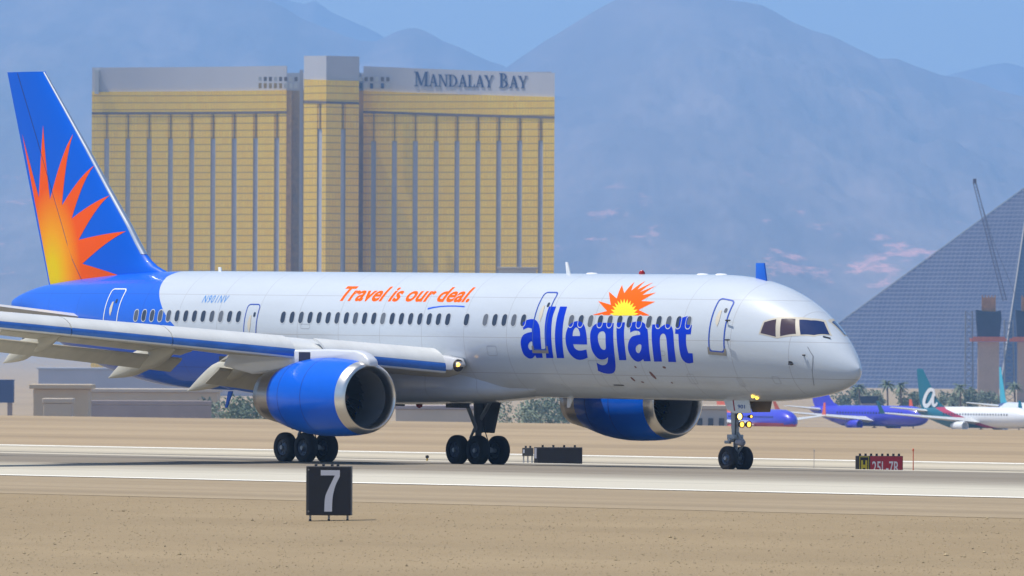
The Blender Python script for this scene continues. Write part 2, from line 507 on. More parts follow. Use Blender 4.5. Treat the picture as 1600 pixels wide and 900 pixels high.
def facade(pxa, pxb, da, db, bulge, strips, sw, ytop_a, ytop_b, ygold_a, ygold_b, yledge_a, yledge_b, ystrip):
    n = 48
    plan = wing_plan(pxa, pxb, da, db, n, bulge)
    def sub(a, b):
        k0 = (a - pxa) / (pxb - pxa) * n; k1 = (b - pxa) / (pxb - pxa) * n
        m_ = max(2, int((k1 - k0) + 1)); out = []
        for i in range(m_ + 1):
            k = k0 + (k1 - k0) * i / m_; j = min(int(k), n - 1); f = k - j
            out.append((plan[j][0] + (plan[j + 1][0] - plan[j][0]) * f, plan[j][1] + (plan[j + 1][1] - plan[j][1]) * f))
        return out
    def lz(a, b):
        def f(px):
            t = (px - pxa) / (pxb - pxa)
            return zpix(a + (b - a) * t, da + (db - da) * t)
        return f
    zt, zg, zl = lz(ytop_a, ytop_b), lz(ygold_a, ygold_b), lz(yledge_a, yledge_b)
    def between(f, a, b): return lambda t: f(a + (b - a) * t)
    zs = zpix(ystrip, (da + db) / 2)
    wall_curve('penthouse_wall', PENT, sub(pxa, pxb), between(zt, pxa, pxb), between(zg, pxa, pxb), hotel, 8, -.6)
    wall_curve('upper_wall', GOLD, sub(pxa, pxb), between(lambda p: zg(p) - .02, pxa, pxb), between(lambda p: zl(p) + .5, pxa, pxb), hotel, 6, 0)
    wall_curve('ledge', LEDGE, sub(pxa, pxb), between(lambda p: zl(p) + .48, pxa, pxb), between(lambda p: zl(p) - .3, pxa, pxb), hotel, 6, .6)  # dark colour also draws the shadow line under this step
    edges = [pxa] + [e for s_ in strips for e in (s_ - sw / 2, s_ + sw / 2)] + [pxb]
    zb = 0.0
    for i in range(0, len(edges), 2):
        wall_curve('glass_bay', GOLD, sub(edges[i], edges[i + 1]), between(lambda p: zl(p) - .32, edges[i], edges[i + 1]), zb, hotel, 5, .3)
    for s_ in strips:
        a, b = s_ - sw / 2 + .05, s_ + sw / 2 - .05
        wall_curve('window_strip', STRIPG, sub(a, b), zs, zb, hotel, 2, -.5)
        wall_curve('spandrel', GOLD, sub(s_ - sw / 2, s_ + sw / 2), between(lambda p: zl(p) - .32, s_ - sw / 2, s_ + sw / 2), zs + .02, hotel, 2, -.1)
        wall_curve('mullion', LEDGE, sub(s_ - .5, s_ + .5), between(lambda p: zl(p) - .34, a, b), zs + .04, hotel, .5, .35)
facade(143, 447, -28, -3, 5, [166.5 + 33.2 * i for i in range(9)], 7.5, 107, 103, 145, 141, 179, 176, 217)
facade(567, 866, 2, 27, 5, [583.5 + 32.6 * i for i in range(9)], 7.5, 103, 112.5, 141.5, 150, 175, 182.5, 219)
facade(474, 509, 16, 26, 0, [499], 7.5, 87.5, 87, 124, 125, 160, 160.5, 202)
facade(509, 560, 26, 17, 0, [536], 7.5, 87, 88, 125, 126, 160.5, 161.5, 202)
# recesses between the wings, end walls, roofs
b = MB()
for a, c, d in ((447, 455, -4), (455, 468, -8), (468, 474, 4)):
    p0, p1 = H(a, 300, d), H(c, 300, d)
    b.box(((p0.x + p1.x) / 2, p0.y + 3, (zpix(141)) / 2), (p1.x - p0.x - .02, 6, zpix(141)))
b.build('recess_wall', SLOT, hotel, smooth=False)
b = MB(); p0, p1 = H(456, 300, -11), H(460, 300, -11)
b.box(((p0.x + p1.x) / 2, p0.y, zpix(220) / 2), (p1.x - p0.x, 2, zpix(220)))
p0, p1 = H(467.5, 300, 5), H(473, 300, 5)
b.box(((p0.x + p1.x) / 2, p0.y, zpix(110) / 2), (p1.x - p0.x, 2, zpix(110)))
b.build('recess_pier', PENT, hotel, smooth=False)
b = MB(); p0, p1 = H(560.2, 300, -4), H(566.8, 300, -4)
b.box(((p0.x + p1.x) / 2, p0.y, zpix(141) / 2), (p1.x - p0.x, 4, zpix(141)))
b.build('recess_wall', SLOT, hotel, smooth=False)
# body of the tower behind the facades (roof mass)
b = MB()
pl = [H(147, 300, -31), H(470, 300, -8), H(520, 300, 18), H(562, 300, -4), H(861, 300, 21)]
poly = [(p.x, p.y + 9) for p in pl] + [(pl[4].x, pl[4].y + 28), (pl[2].x, pl[2].y + 75), (pl[0].x, pl[0].y + 28)]
b.prism(poly, 'XY', 0, zpix(112))
b.build('tower_core', PENT, hotel, smooth=False)
b = MB(); p0, p1 = H(147, 300, -26), H(153.5, 300, -26)
b.box(((p0.x + p1.x) / 2, p0.y + 2, (zpix(108) + zpix(145)) / 2), (p1.x - p0.x, 3, zpix(107.5) - zpix(145)))
b.build('penthouse_corner', PENTL, hotel, smooth=False)
# roof-top loggias near the middle
for x0, x1, n in ((404, 468, 8), (561, 612, 6)):
    for i in range(n):
        a = x0 + (x1 - x0) * i / n; w = (x1 - x0) / n * .6
        p0, p1 = H(a, 124, 1.5 if x0 < 500 else 5.5), H(a + w, 124, 1.5 if x0 < 500 else 5.5)
        MB().box(((p0.x + p1.x) / 2, p0.y + .6, zpix(124)), (p1.x - p0.x, .8, 1.4)).build('loggia_opening', LEDGE if i % 3 else PENTL, hotel, smooth=False)
        MB().box(((p0.x + p1.x) / 2, p0.y + .6, zpix(134.5)), (p1.x - p0.x, .8, 1.7)).build('loggia_opening', (PENTL if i % 2 else NAVY) if x0 > 500 else (GOLD if i < 5 else PENTL), hotel, smooth=False)
# serif capitals for the roof sign
def stroke(x0, y0, x1, y1, w):
    return [(x0 - w / 2, y0), (x0 + w / 2, y0), (x1 + w / 2, y1), (x1 - w / 2, y1)]
def serif(x, y, w, h=.055): return [(x - w / 2, y), (x + w / 2, y), (x + w / 2, y + h), (x - w / 2, y + h)]
def arc_band(cx, cy, rx, ry, a0, a1, w0, w1, n=14):
    out, inn = [], []
    for i in range(n + 1):
        t = a0 + (a1 - a0) * i / n; k = w0 + (w1 - w0) * sin(pi * i / n)
        out.append((cx + rx * cos(t), cy + ry * sin(t))); inn.append((cx + (rx - k) * cos(t), cy + (ry - k * .55) * sin(t)))
    return out + inn[::-1]
TK, TN = .15, .07
GLY = {
 'A': (.80, [stroke(.14, 0, .40, 1, TN), stroke(.66, 0, .40, 1, TK), [(.2, .30), (.6, .30), (.6, .37), (.2, .37)], serif(.14, 0, .26), serif(.66, 0, .3)]),
 'M': (1.02, [stroke(.15, 0, .15, 1, TN), stroke(.20, 1, .50, .05, TK), stroke(.80, 1, .50, .05, TN), stroke(.84, 0, .84, 1, TK), serif(.15, 0, .26), serif(.84, 0, .32), serif(.13, .945, .24), serif(.87, .945, .24)]),
 'N': (.86, [stroke(.15, 0, .15, 1, TN), stroke(.2, 1, .68, 0, TK), stroke(.70, 0, .70, 1, TN), serif(.15, 0, .26), serif(.13, .945, .24), serif(.70, .945, .26)]),
 'D': (.84, [stroke(.2, 0, .2, 1, TK), arc_band(.30, .5, .48, .5, -pi / 2, pi / 2, .07, .16), serif(.2, 0, .3), serif(.2, .945, .3)]),
 'L': (.66, [stroke(.2, 0, .2, 1, TK), [(.2, 0), (.62, 0), (.64, .25), (.58, .25), (.54, .06), (.2, .06)], serif(.2, 0, .3), serif(.2, .945, .3)]),
 'Y': (.78, [stroke(.38, 0, .38, .48, TK), stroke(.38, .42, .12, 1, TK), stroke(.40, .42, .66, 1, TN), serif(.38, 0, .3), serif(.12, .945, .28), serif(.66, .945, .24)]),
 'B': (.74, [stroke(.2, 0, .2, 1, TK), arc_band(.28, .755, .30, .245, -pi / 2, pi / 2, .06, .14), arc_band(.28, .27, .38, .27, -pi / 2, pi / 2, .06, .16), serif(.2, 0, .3), serif(.2, .945, .3)]),
}
def hotel_sign():
    b = MB(); x = 0.0; polys = []
    for i, ch in enumerate('MANDALAY BAY'):
        if ch == ' ': x += .42; continue
        w, ps = GLY[ch]; k = 1.2 if i in (0, 9) else 1.0
        for p in ps: polys.append([(x + u * k, v * k) for u, v in p])
        x += w * k * .98
    s = 177.0 / x
    for p in polys:
        front, back = [], []
        for u, v in p:
            px = 647 + u * s
            py = 134.5 + (px - 647) / 177 * 3.3 - v * 19.0
            dep = 2 + 25 * (px - 567) / 299 - 5 * sin(pi * (px - 567) / 299) - .42
            front.append(H(px, py, dep)); back.append(H(px, py, dep - .5))
        n = len(p)
        b.add(front + back, [tuple(range(n)), tuple(range(2 * n - 1, n - 1, -1))] + [(i, (i + 1) % n, n + (i + 1) % n, n + i) for i in range(n)])
    b.build('sign_letters', NAVY, hotel, smooth=False)
hotel_sign()

# ================================================================ PYRAMID
def pyramid_mat(name, c1, c2, c3):
    m, t, b = new_mat(name); g = NG(t)
    uv = g.n('ShaderNodeUVMap').outputs[0]; x, y, z = g.xyz(uv)
    off = g.math('MULTIPLY', g.math('FLOOR', g.math('DIVIDE', y, 2.1)), .5)
    l1 = g.math('LESS_THAN', g.math('FRACT', g.math('DIVIDE', y, 2.1)), .22)
    l2 = g.math('LESS_THAN', g.math('FRACT', g.math('ADD', g.math('DIVIDE', x, 2.6), off)), .12)
    dd = g.math('FRACT', g.math('DIVIDE', g.math('ADD', x, g.math('MULTIPLY', y, .8)), 12.0))
    diag = g.rng(dd, 0, .5, 0, .5)
    nz = g.rng(g.noise(uv, .06, 5), .3, .7)
    c = g.mix(nz, c1, c2)
    c = g.mix(g.math('MULTIPLY', diag, .07), c, c3)
    c = g.mix(g.math('MULTIPLY', g.math('MAXIMUM', l1, l2), .6), c, c3)
    t.links.new(c, b.inputs['Base Color']); b.inputs['Roughness'].default_value = .3; b.inputs['Metallic'].default_value = .1
    return m
PD = 3800.0
apex = at(1610, 288, PD)
pbase = -13.2
pyr = empty('glass_pyramid', (apex.x, apex.y, pbase), label='dark glass pyramid rising at the right edge behind the airliner nose', cat='pyramid')
hh = apex.z - pbase; rad = 102.5; ph = math.asin(15.6 / rad)
cs = [Vector((rad * sin(-ph + k * pi / 2), -rad * cos(-ph + k * pi / 2), 0)) for k in range(4)]   # near, right, back, left
top = Vector((0, 0, hh))
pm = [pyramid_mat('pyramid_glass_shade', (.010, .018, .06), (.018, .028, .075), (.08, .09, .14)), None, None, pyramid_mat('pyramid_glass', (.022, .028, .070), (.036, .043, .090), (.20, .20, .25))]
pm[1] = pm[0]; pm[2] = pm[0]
for k in range(4):
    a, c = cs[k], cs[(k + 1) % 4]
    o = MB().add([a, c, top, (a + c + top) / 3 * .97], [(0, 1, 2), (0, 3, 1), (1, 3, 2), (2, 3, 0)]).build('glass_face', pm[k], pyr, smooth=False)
    e = (c - a).normalized(); up = (top - (a + c) / 2).normalized(); uvl = o.data.uv_layers.new(name='uv')
    for lp in o.data.loops:
        v = o.data.vertices[lp.vertex_index].co - a
        uvl.data[lp.index].uv = (v.dot(e), v.dot(up))
for k in (0, 3):
    d = cs[k].normalized() * .5
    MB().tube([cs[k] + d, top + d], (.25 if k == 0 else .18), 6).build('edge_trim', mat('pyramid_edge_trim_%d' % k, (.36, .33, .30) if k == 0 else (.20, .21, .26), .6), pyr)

# ================================================================ CONSTRUCTION SITE
CONC = mat('raw_concrete', (.46, .33, .23), .85, var=.12, scale=.3)
ORANGE_D = mat('orange_formwork', (.55, .14, .05), .7, var=.2, scale=.5)
OCHRE = mat('ochre_formwork', (.42, .20, .06), .7, var=.3, scale=.6)
NAVYB = mat('dark_netting', (.015, .02, .055), .8, var=.3, scale=.5)
LATT = mat('grey_lattice_steel', (.22, .22, .24), .6, .4)
CD = 2900.0
def pylon(x0, x1, tall, label):
    k = CD / F
    c = at((x0 + x1) / 2, 600, CD); g = -13.2
    o = empty('concrete_pier', (c.x, CD, g), label=label, cat='bridge pier', group='concrete piers under construction')
    def Z(py): return at(800, py, CD).z - g
    def W(px): return px * k
    MB().box((0, 0, Z(531) / 2), (W(33), W(20), Z(531))).build('shaft', CONC, o, smooth=False)
    MB().box((0, 0, (Z(525) + Z(530.9)) / 2), (W(56), W(40), Z(526) - Z(530.9))).box((0, -W(20), Z(526)), (W(50), .6, W(6))).build('work_platform', ORANGE_D, o, smooth=False)
    b = MB().prism([(-W(17), Z(524.9)), (W(17), Z(524.9)), (W(20), Z(495)), (W(19), Z(482)), (W(9), Z(484)), (-W(8), Z(483)), (-W(20), Z(481)), (-W(19), Z(500))], 'XZ', -W(12), W(12))
    b.build('formwork_box', NAVYB, o, smooth=False)
    b = MB().box((0, 0, (Z(483) + Z(462)) / 2), (W(20), W(12), Z(461) - Z(483)))
    for i in range(5): b.box((W(-10 + 5 * i), -W(6.5), (Z(483) + Z(459)) / 2), (W(2), W(1), Z(458) - Z(484)))
    b.build('rebar_cage', OCHRE, o, smooth=False)
    return o
pylon(1527, 1561, 0, 'concrete construction pier with orange platform left of the pyramid edge')
pylon(1589, 1623, 0, 'concrete construction pier cut off by the right picture edge')
def lattice(name, p0, p1, w, seg, r, m, **kw):
    """square lattice mast between two points"""
    p0, p1 = Vector(p0), Vector(p1)
    o = empty(name, p0, **kw)
    d = p1 - p0; L = d.length; d = d / L
    a = d.cross(Vector((0, 1, 0))).normalized(); c = a.cross(d)
    b = MB(); cor = []
    for sa, sc in ((-1, -1), (1, -1), (1, 1), (-1, 1)):
        off = (a * sa + c * sc) * w / 2; cor.append(off)
        b.tube([off, off * .8 + d * L], r, 5)
    b.build('chord_frame', m, o)
    b = MB()
    for i in range(seg):
        t0, t1 = L * i / seg, L * (i + 1) / seg
        for k in range(4):
            q0 = cor[k] * (1 - .2 * i / seg) + d * t0; q1 = cor[(k + 1) % 4] * (1 - .2 * (i + 1) / seg) + d * t1
            b.tube([q0, q1], r * .6, 4)
    b.build('lacing', m, o)
    return o
CRM = mat('dark_crane_steel', (.10, .08, .11), .6)
cr = lattice('crane_boom', at(1570, 470, 2800), at(1523, 286, 2800), 1.0, 40, .075, CRM, label='thin dark lattice crane boom leaning left over the pyramid', cat='crane')
hp = at(1523, 283, 2800) - cr.location
MB().box(hp, (.9, .9, 1.3)).build('boom_head', CRM, cr, smooth=False)
MB().tube([hp, at(1553, 380, 2800) - cr.location, at(1590, 470, 2800) - cr.location], .07, 4).build('hoist_cable', CRM, cr)
lattice('scaffold_tower', at(1514, 660, 2900), at(1514, 486, 2900), 2.4, 18, .16, LATT, label='pale lattice scaffold tower left of the concrete pier', cat='scaffold')
lattice('scaffold_tower', at(1578, 660, 2920), at(1576, 500, 2920), 3.0, 16, .16, LATT, label='lattice scaffold tower between the two concrete piers', cat='scaffold')

# ================================================================ GENERIC TREES AND BUILDINGS OF THE FAR AIRPORT EDGE
BARK = mat('bark', (.16, .12, .09), .9)
LEAF = [mat('leaf_green', (.15, .19, .115), .8, var=.4, scale=.5), mat('leaf_dusty', (.20, .235, .15), .8, var=.4, scale=.5)]
def broad_tree(px, D, h, w, label, group, m):
    x = at(px, 600, D).x
    o = empty('broadleaf_tree', (x, D, -13.2), label=label, cat='tree', group=group)
    MB().tube([(0, 0, 0), (.1, 0, h * .35), (-.1, .1, h * .6)], [.28, .2, .1], 7).tube([(.1, 0, h * .3), (w * .25, .2, h * .6)], [.12, .05], 5).tube([(.1, 0, h * .3), (-w * .25, -.2, h * .62)], [.12, .05], 5).build('trunk', BARK, o)
    b = MB()
    cl = [(R.uniform(-w, w) * .38, R.uniform(-w, w) * .38, h * R.uniform(.45, .85), R.uniform(.16, .28) * w) for _ in range(9)]
    for i in range(1300):
        cx, cy, cz, cr_ = R.choice(cl)
        v = Vector((R.gauss(0, 1), R.gauss(0, 1), R.gauss(0, 1))).normalized() * cr_ * R.uniform(.5, 1.1)
        p = Vector((cx, cy, cz)) + v; s = R.uniform(.11, .26)
        a = Vector((R.gauss(0, 1), R.gauss(0, 1), R.gauss(0, 1))).normalized(); c = a.orthogonal().normalized(); a = a.cross(c)
        b.add([p - a * s - c * s * .6, p + a * s - c * s * .6, p + a * s + c * s * .6, p - a * s + c * s * .6], [(0, 1, 2, 3)])
    b.build('crown', m, o, smooth=False)
    return o
def palm_tree(px, D, h, label, group):
    x = at(px, 600, D).x
    o = empty('palm_tree', (x, D, -13.2), label=label, cat='palm', group=group)
    MB().tube([(0, 0, 0), (.15, 0, h * .5), (.05, 0, h)], [.28, .2, .18], 7).build('trunk', BARK, o)
    b = MB()
    for i in range(34):
        a = R.uniform(0, 2 * pi); e = R.uniform(-.5, 1.2); L = R.uniform(1.6, 2.4)
        pts = []
        for k in range(6):
            t = k / 5
            rr = L * t * cos(e * (1 - .3 * t)); zz = h + L * t * sin(e) - .9 * t * t * L * .6
            pts.append((Vector((.05 + rr * cos(a), rr * sin(a), zz)), .32 * (1 - t * .85)))
        side = Vector((-sin(a), cos(a), -.25))
        for (p, w0), (q, w1) in zip(pts, pts[1:]):
            b.add([p - side * w0, p + Vector((0, 0, .08)), p + side * w0, q + side * w1, q + Vector((0, 0, .08)), q - side * w1], [(0, 1, 4, 5), (1, 2, 3, 4)])
    b.build('crown', LEAF[0], o, smooth=False)
    return o
for i, (px, D, h) in enumerate([(1386, 2150, 8.2), (1407, 2200, 7.6), (1342, 2260, 7.0), (1500, 2180, 7.4), (1585, 2200, 7.8)]):
    palm_tree(px, D, h, ['tallest palm left of the teal aircraft fin', 'shorter palm just left of the teal aircraft fin', 'palm right beside the airliner nose above the parked blue jets', 'palm between the teal fin and the concrete pier', 'palm at the right edge below the pyramid corner'][i], 'palms along the airport boundary')
for i, (px, D, h, w) in enumerate([(1322, 2300, 6.8, 5.5), (1360, 2320, 6.2, 6), (1425, 2300, 6.4, 6.5), (1488, 2290, 7.0, 6), (1512, 2320, 6.6, 5), (1545, 2350, 6.0, 6), (385, 1500, 9.6, 8.5), (350, 1550, 8.6, 9), (845, 1700, 8.6, 9), (812, 1650, 8.2, 8), (880, 1750, 7.8, 9), (735, 1800, 7.6, 8)]):
    broad_tree(px, D, h, w, ['bushy tree under the airliner radome', 'bushy tree behind the dark dump bed', 'bushy tree left beside the teal fin', 'bushy tree right of the teal fin', 'small tree beside the scaffold tower foot', 'low tree at the concrete pier foot', 'green tree left beside the near engine exhaust', 'green tree under the rear fuselage', 'middle tree between landing gear and far engine', 'tree just right of the far main landing gear', 'tree left beside the far engine nozzle', 'low tree behind the far landing gear leg'][i], 'trees along the airport boundary', LEAF[i % 2])
BEIGE = mat('beige_render', (.52, .42, .29), .8, var=.1, scale=.2)
BEIGE2 = mat('pale_stone_render', (.52, .44, .34), .8, var=.1, scale=.2)
TAUPE = mat('taupe_wall', (.35, .29, .275), .8, var=.15, scale=.2)
ROOFG = mat('grey_roof', (.40, .38, .36), .7)
DGLASS = mat('dark_glass', (.03, .04, .06), .15)
NAVYP = mat('navy_paint', (.08, .13, .28), .5)
def building(name, x0, x1, ytop, D, m, label, roofm=ROOFG, deep=14, over=.6, wins=0, cat='building'):
    a, c = at(x0, ytop, D), at(x1, ytop, D)
    o = empty(name, ((a.x + c.x) / 2, D, -13.4), label=label, cat=cat)
    w = c.x - a.x; h = a.z + 13.4
    MB().box((0, deep / 2, h / 2 - .3), (w, deep, h - .6)).build('wall', m, o, smooth=False, bevel=.06)
    MB().box((0, deep / 2, h - .3), (w + 2 * over, deep + 2 * over, .55)).build('roof', roofm, o, smooth=False, bevel=.08)
    for i in range(wins):
        xx = -w / 2 + w * (i + .5) / wins
        f = MB().box((xx, -.06, h - 2.4), (w / wins * .55, .12, 1.5)).build('window', ROOFG, o, smooth=False)
        MB().box((xx, -.1, h - 2.4), (w / wins * .48, .12, 1.3)).build('pane', DGLASS, f, smooth=False)
    return o
building('service_shed', 52, 138, 600, 1250, BEIGE, 'beige shed with wide overhanging roof at the far left', BEIGE, 9, .5, 0)
building('service_hut', 68, 112, 622, 1180, BEIGE2, 'pale beige hut in front of the wide beige shed', BEIGE2, 5, .15, 0)
building('terminal_block', 140, 340, 607, 1700, BEIGE, 'long low beige building behind the rear fuselage', BEIGE2, 16, .4, 0)
building('boundary_wall', 112, 330, 625, 1320, TAUPE, 'long dark taupe wall below the beige building', TAUPE, 1.0, .05, 0, 'wall')
building('cargo_building', 618, 742, 633, 1500, BEIGE2, 'pale low building seen under the belly beside the near engine', TAUPE, 12, .3, 0)
building('cargo_building', 1085, 1136, 633, 1400, ROOFG, 'grey white building between far engine and nose gear', BEIGE2, 10, .3, 3)
building('parking_structure', 60, 985, 574, 3080, mat('lilac_grey_wall', (.44, .41, .43), .8, var=.12, scale=.08), 'long pale grey parking structure at the foot of the gold hotel', PENT, 25, .5, 0)
building('low_hall', 780, 838, 417, 3000, BEIGE2, 'beige hall roof peeking over the fuselage before the gold hotel', BEIGE2, 20, .5, 0)
building('warehouse', 1325, 1620, 634, 2500, ROOFG, 'long low grey warehouse below the pyramid', BEIGE2, 16, .3, 14)
def container(x0, x1, y0, D, m, label, h=2.7, z=None):
    a, c = at(x0, y0, D), at(x1, y0, D); w = c.x - a.x
    zt = a.z; zb = zt - h
    o = empty('cargo_container', ((a.x + c.x) / 2, D, zb), label=label, cat='container')
    b = MB().box((0, 1.2, h / 2), (w, 2.4, h))
    n = int(w / .3)
    for i in range(n): b.box((-w / 2 + w * (i + .5) / n, -.04, h / 2), (w / n * .5, .08, h * .88))
    b.build('ribbed_body', m, o, smooth=False)
    MB().box((0, 1.2, h + .03), (w + .1, 2.5, .1)).build('top_frame', m, o, smooth=False)
    hgt = zb + 13.3
    MB().box((-w * .4, 1.2, -hgt / 2), (.5, 2.2, hgt)).box((w * .4, 1.2, -hgt / 2), (.5, 2.2, hgt)).build('support_frame', TAUPE, o, smooth=False)
    return o
container(-40, 21, 594, 1250, NAVYP, 'dark navy container at the left picture edge')
# dark dump bed above the parked blue jets
a = at(1357, 628, 2230)
db = empty('dump_truck', (a.x, a.y, -13.2), label='dark dump truck with raised bed above the parked blue jets', cat='truck')
zt = at(1357, 619, 2230).z + 13.2
MB().prism([(-2.0, zt), (2.2, zt), (1.7, zt - 1.5), (-1.6, zt - 1.5)], 'XZ', -1.2, 1.2).build('dump_bed', NAVYB, db, smooth=False)
MB().box((0, 0, (zt - 1.5) / 2), (3.2, 2.0, zt - 1.55)).build('chassis', TAUPE, db, smooth=False)
for sx in (-1, 1): MB().lathe([(-1.25, .1), (-1.25, .5), (-.9, .5), (-.9, .1)], (sx * 1.1, 0, .5), 'Y', 16).build('wheel', MATS['dark_netting'], db)

# ================================================================ AIRLINER
WHITE = None
def paint_mats():
    global WHITE, BLUE, FUS
    # fuselage: white paint with the blue tail sweep, thin skin joints, faint grime
    m, t, b = new_mat('fuselage_paint'); g = NG(t); o = g.obj(); x, y, z = g.xyz(o)
    fc = g.n('ShaderNodeFloatCurve')
    cv = fc.mapping.curves[0]
    pts = SWEEP
    lo, hi = 2.0, 6.6
    u0, u1 = -30.0, 10.0
    for i, (zz, uu) in enumerate(pts):
        p = ((zz - lo) / (hi - lo), (uu - u0) / (u1 - u0))
        if i == 0: cv.points[0].location = p
        elif i == len(pts) - 1: cv.points[1].location = p
        else: cv.points.new(*p)
    fc.mapping.update()
    t.links.new(g.rng(z, lo, hi), fc.inputs['Value'])
    edge = g.math('MULTIPLY_ADD', fc.outputs[0], u1 - u0, u0)
    blue = g.math('LESS_THAN', x, edge)
    seam = g.math('MAXIMUM', g.math('LESS_THAN', g.math('FRACT', g.math('DIVIDE', g.math('ADD', x, 40.), 2.3)), .011),
                  g.math('MAXIMUM', g.math('COMPARE', z, 4.22, .012), g.math('MAXIMUM', g.math('COMPARE', z, 5.55, .010), g.math('COMPARE', z, 3.05, .012))))
    dirt = g.rng(g.noise(g.mapping(o, (.35, 1.2, 2.2)), 1.2, 7, .65), .42, .75)
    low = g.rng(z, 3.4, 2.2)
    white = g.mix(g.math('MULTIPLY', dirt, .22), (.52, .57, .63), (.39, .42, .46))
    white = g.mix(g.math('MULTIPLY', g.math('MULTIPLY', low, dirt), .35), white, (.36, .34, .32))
    white = g.mix(g.math('MULTIPLY', seam, .75), white, (.36, .37, .40))
    bl = g.mix(g.math('MULTIPLY', seam, .4), BLUE_C, (.01, .03, .25))
    t.links.new(g.mix(blue, white, bl), b.inputs['Base Color'])
    b.inputs['Roughness'].default_value = .38; b.inputs['Specular IOR Level'].default_value = .25
    b.inputs['Coat Weight'].default_value = .6; b.inputs['Coat Roughness'].default_value = .05
    FUS = m
    # very slight waviness of the thin skin
    bp = g.n('ShaderNodeBump'); bp.inputs['Strength'].default_value = .12; bp.inputs['Distance'].default_value = .02
    t.links.new(g.noise(g.mapping(o, (1.2, 1, 1.6)), 1.0, 2), bp.inputs['Height'])
    t.links.new(bp.outputs[0], b.inputs['Normal']); t.links.new(bp.outputs[0], b.inputs['Coat Normal'])
BLUE_C = (.0005, .112, .66)
U0 = 15.0
RT = 36.95                                     # u of the nose tip
ap = empty('airliner', (PX, PY, 0))
ap.rotation_euler = (-0.0143, 0.0067, TH - pi / 2)
tag(ap, 'white and blue twin engine airliner with orange sunburst tail rolling on the runway', 'airliner')
AM = Matrix.Translation((PX, PY, 0)) @ ap.rotation_euler.to_matrix().to_4x4()
AI = AM.inverted()
def body_ray(px, py):
    o = AI @ Vector((0, 0, CAM_H)); d = (AI.to_3x3() @ ray(px, py)).normalized()
    return o, d
def plane_pt(px, py, ys):
    """photo pixel -> point of the airliner (u, z) on the plane ys metres to starboard"""
    o, d = body_ray(px, py); t = (-ys - o.y) / d.y
    p = o + d * t
    return p.x + U0, p.z
# fuselage sections
ZT, ZB, WD = 6.38, 2.27, 1.88
def gg(s, L, p, q): return (1 - (1 - min(max(s / L, 0), 1)) ** p) ** q
TOPT = [(-9.75, 5.32), (-9.5, 5.43), (-9.0, 5.58), (-8.0, 5.80), (-6.5, 5.98), (-4.5, 6.16), (-2.5, 6.29), (0, 6.36), (2, 6.38)]
BOTT = [(-9.75, 4.98), (-9.5, 4.78), (-9.0, 4.62), (-8.0, 4.27), (-6.5, 3.75), (-5.4, 3.38), (-4.3, 3.06), (-2.3, 2.66), (-.7, 2.43), (1.1, 2.30), (3, 2.27)]
WIDT = [(-9.75, .10), (-9.4, .20), (-8, .48), (-6, .88), (-4, 1.25), (-2, 1.55), (0, 1.76), (2, 1.86), (4, 1.88)]
def smooth_tab(tab):
    pts = [(a, b) for a, b in tab]; sm = smooth_poly([pts[0] + (1,)] + pts[1:-1] + [pts[-1] + (1,)], 6, False); return sm
TOPS, BOTS, WIDS = smooth_tab(TOPT), smooth_tab(BOTT), smooth_tab(WIDT)
def sect(u):
    if u > 25:
        s = RT - u
        t = 3.407 + (ZT - 3.407) * gg(s, 7.419, 2.632, .953); bo = 3.407 + (ZB - 3.407) * gg(s, 6.358, 2.473, .424); w = WD * gg(s, 6.428, 1.892, .71)
    else:
        t, bo, w = lerp_tab(TOPS, u), lerp_tab(BOTS, u), lerp_tab(WIDS, u)
    return (t + bo) / 2, max((t - bo) / 2, 1e-4), max(w, 1e-4)
def fus_pt(u, ph, off=0.0):
    """surface point; ph measured from the starboard horizontal upwards"""
    zc, h, w = sect(u)
    n = Vector((0, -cos(ph) / w, sin(ph) / h)).normalized()
    if off and u > 29:
        e = .02; a, b_ = Vector(fus_pt(u + e, ph)), Vector(fus_pt(u - e, ph)); tu = (a - b_)
        c, d = Vector(fus_pt(u, ph + .01)), Vector(fus_pt(u, ph - .01)); n2 = tu.cross(c - d).normalized()
        n = n2 if n2.dot(n) > 0 else -n2
    return (u - U0 + n.x * off, -w * cos(ph) + n.y * off, zc + h * sin(ph) + n.z * off)
def surf(px, py):
    """photo pixel -> (u, ph) on the fuselage skin"""
    o, d = body_ray(px, py)
    def f(t):
        p = o + d * t; u = p.x + U0
        if u > RT or u < -9.75: return 1.0
        zc, h, w = sect(u)
        return (p.y / w) ** 2 + ((p.z - zc) / h) ** 2 - 1
    t = 300.0
    while t < 400 and f(t) > 0: t += .05
    a, b_ = t - .05, t
    for _ in range(30):
        m = (a + b_) / 2
        if f(m) > 0: a = m
        else: b_ = m
    p = o + d * b_; u = p.x + U0; zc, h, w = sect(u)
    return u, atan2((p.z - zc) / h, -p.y / w)
RS = 2.0     # flat decal coordinates: (u, ph * RS)
def flat(px, py):
    u, ph = surf(px, py); return (u, ph * RS)
def wrap(bm, off, st=.10, su=.35):
    cut(bm, su, st)
    for v in bm.verts: v.co = fus_pt(v.co.x, v.co.y / RS, off)
    return bm
swp = [(268, 428.8), (256, 438), (250, 450), (249, 462), (252, 476), (260, 494), (276, 513)]
SWEEP = []
for px, py in reversed(swp):
    u, ph = surf(px, py); SWEEP.append((fus_pt(u, ph)[2], u))
SWEEP = [(2.0, 13.2), (2.6, 12.0), (3.2, 9.3), (3.7, 6.0), (4.1, 3.0)] + [(z_, u - U0 + 15) for z_, u in SWEEP] + [(6.55, SWEEP[-1][1] + .6)]
SWEEP = [(z_, u - U0) for z_, u in sorted(SWEEP)]
paint_mats()
DARK = mat('dark_metal', (.05, .05, .055), .5, .5)
